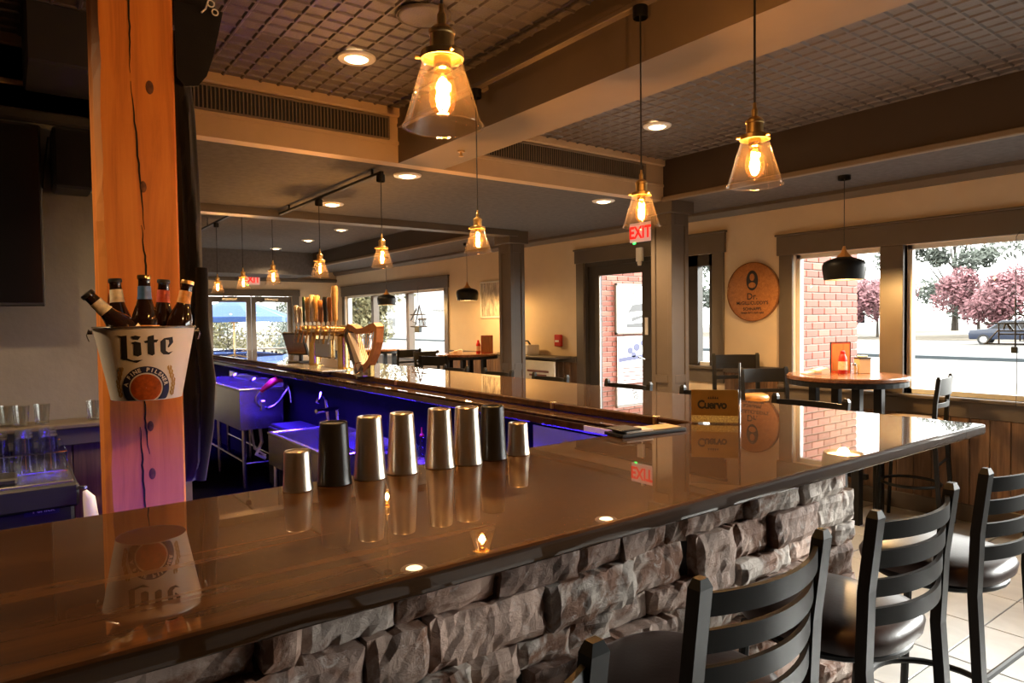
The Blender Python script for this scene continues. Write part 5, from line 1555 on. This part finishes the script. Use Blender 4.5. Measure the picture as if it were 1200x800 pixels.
GT5 = 'shrubs behind the patio'
for x, y, lab, m_ in ((9.2, 37, 'low olive shrub behind the patio umbrellas', 'leaf_gold'), (13.2, 39, 'low grey green shrub behind the patio umbrellas', 'leaf_green')):
    t_ = tree((x, y, ZG), 2.4, 1.7, lab, m_, 700, .05, .2, GT5); t_.name = 'shrub'; t_['category'] = 'shrub'

def car(loc, rz, paint, label):
    t = thing('car', label, 'car', loc, rz, group='cars across the road')
    side_ = [(-2.25, .35), (2.2, .35), (2.25, .75), (2.15, .95), (1.15, 1.05), (.45, 1.58), (-1.9, 1.60), (-2.2, 1.05)]
    low = MB().prism(side_, lambda a, z: (a, -.9, z), lambda a, z: (a, .9, z))
    bezel(low.v, low.f, .06, 2).build('body', paint, t, smooth=True, angle=30)
    for s in (-1, 1):
        for pg in ([(1.0, 1.06), (.42, 1.50), (-.35, 1.52), (-.35, 1.06)], [(-.45, 1.06), (-.45, 1.52), (-1.75, 1.53), (-1.95, 1.06)]):
            MB().prism(pg, lambda a, z: (a, s * .895, z), lambda a, z: (a, s * .912, z)).build('side_window', 'screen', t)
        for x in (-1.4, 1.4):
            w = MB().cyl((x, s * .72, .34), (x, s * .92, .34), .34, n=20).build('wheel', 'rubber', t, smooth=True)
            MB().cyl((x, s * .915, .34), (x, s * .93, .34), .2, n=14).build('hub', 'steel', w)
    MB().box(2.2, 2.27, -.8, -.5, .68, .84).build('headlight', 'siding', t); MB().box(2.2, 2.27, .5, .8, .68, .84).build('headlight', 'siding', t)
car((52, 15.9, ZG), PI / 2 + .15, 'carblue', 'dark blue sport utility car across the road in the wide window')
car((47, 28.5, ZG), PI / 2 + .1, 'carblue', 'blue car seen past the brick porch wall')
car((31, 42, ZG), .6, 'cardark', 'grey car parked beyond the far window')
def house(loc, rz, w, d, h, label):
    t = thing('house', label, 'house', loc, rz, group='houses beyond the far window')
    MB().box(-w / 2, w / 2, -d / 2, d / 2, 0, h).build('wall', 'siding', t)
    MB().prism([(-d / 2 - .4, h), (d / 2 + .4, h), (0, h + d * .35)], lambda a, z: (-w / 2 - .4, a, z), lambda a, z: (w / 2 + .4, a, z)).build('roof', 'roof', t)
    for k in range(4):
        x = -w / 2 + w * (k + .5) / 4
        f = MB().cbox(x - .6, x + .6, -d / 2 - .06, -d / 2, h * .35, h * .75, .02).build('window', 'siding', t)
        MB().box(x - .5, x + .5, -d / 2 - .07, -d / 2 - .061, h * .38, h * .72).build('pane', 'screen', f)
house((44, 84, ZG), -.4, 16, 9, 3.4, 'low white house with grey roof beyond the far window')
house((74, 42, ZG), -1.2, 14, 8, 3.2, 'low white house past the narrow window')
def umbrella(loc, label):
    t = thing('patio_umbrella', label, 'umbrella', loc, group='blue patio umbrellas')
    n = 8; R = 1.25; vs = [(0, 0, 2.62)]
    for rr, zz in ((R * .5, 2.42), (R, 2.16), (R * 1.0, 2.04)):
        vs += [(rr * math.cos(2 * PI * k / n), rr * math.sin(2 * PI * k / n), zz) for k in range(n)]
    fs = [(0, 1 + k, 1 + (k + 1) % n) for k in range(n)]
    for q in (0, 1): fs += [(1 + q * n + k, 1 + q * n + (k + 1) % n, 1 + (q + 1) * n + (k + 1) % n, 1 + (q + 1) * n + k) for k in range(n)]
    MB().add(vs, fs).build('canopy', 'umbrella', t)
    MB().cyl((0, 0, 0), (0, 0, 2.65), .022).build('pole', 'yellowwood', t)
    for k in range(n):
        a = 2 * PI * k / n
        MB().cyl((0, 0, 2.02), (R * .8 * math.cos(a), R * .8 * math.sin(a), 2.22), .008, n=6).build('rib', 'yellowwood', t)
    MB().lathe([(.25, 0), (.25, .06), (.05, .1), (.03, .3)], 18).build('base', 'roof', t)
umbrella((4.45, 17.3, ZG), 'blue patio umbrella outside the left leaf of the patio doors')
umbrella((5.75, 20.4, ZG), 'blue patio umbrella outside the right leaf of the patio doors')
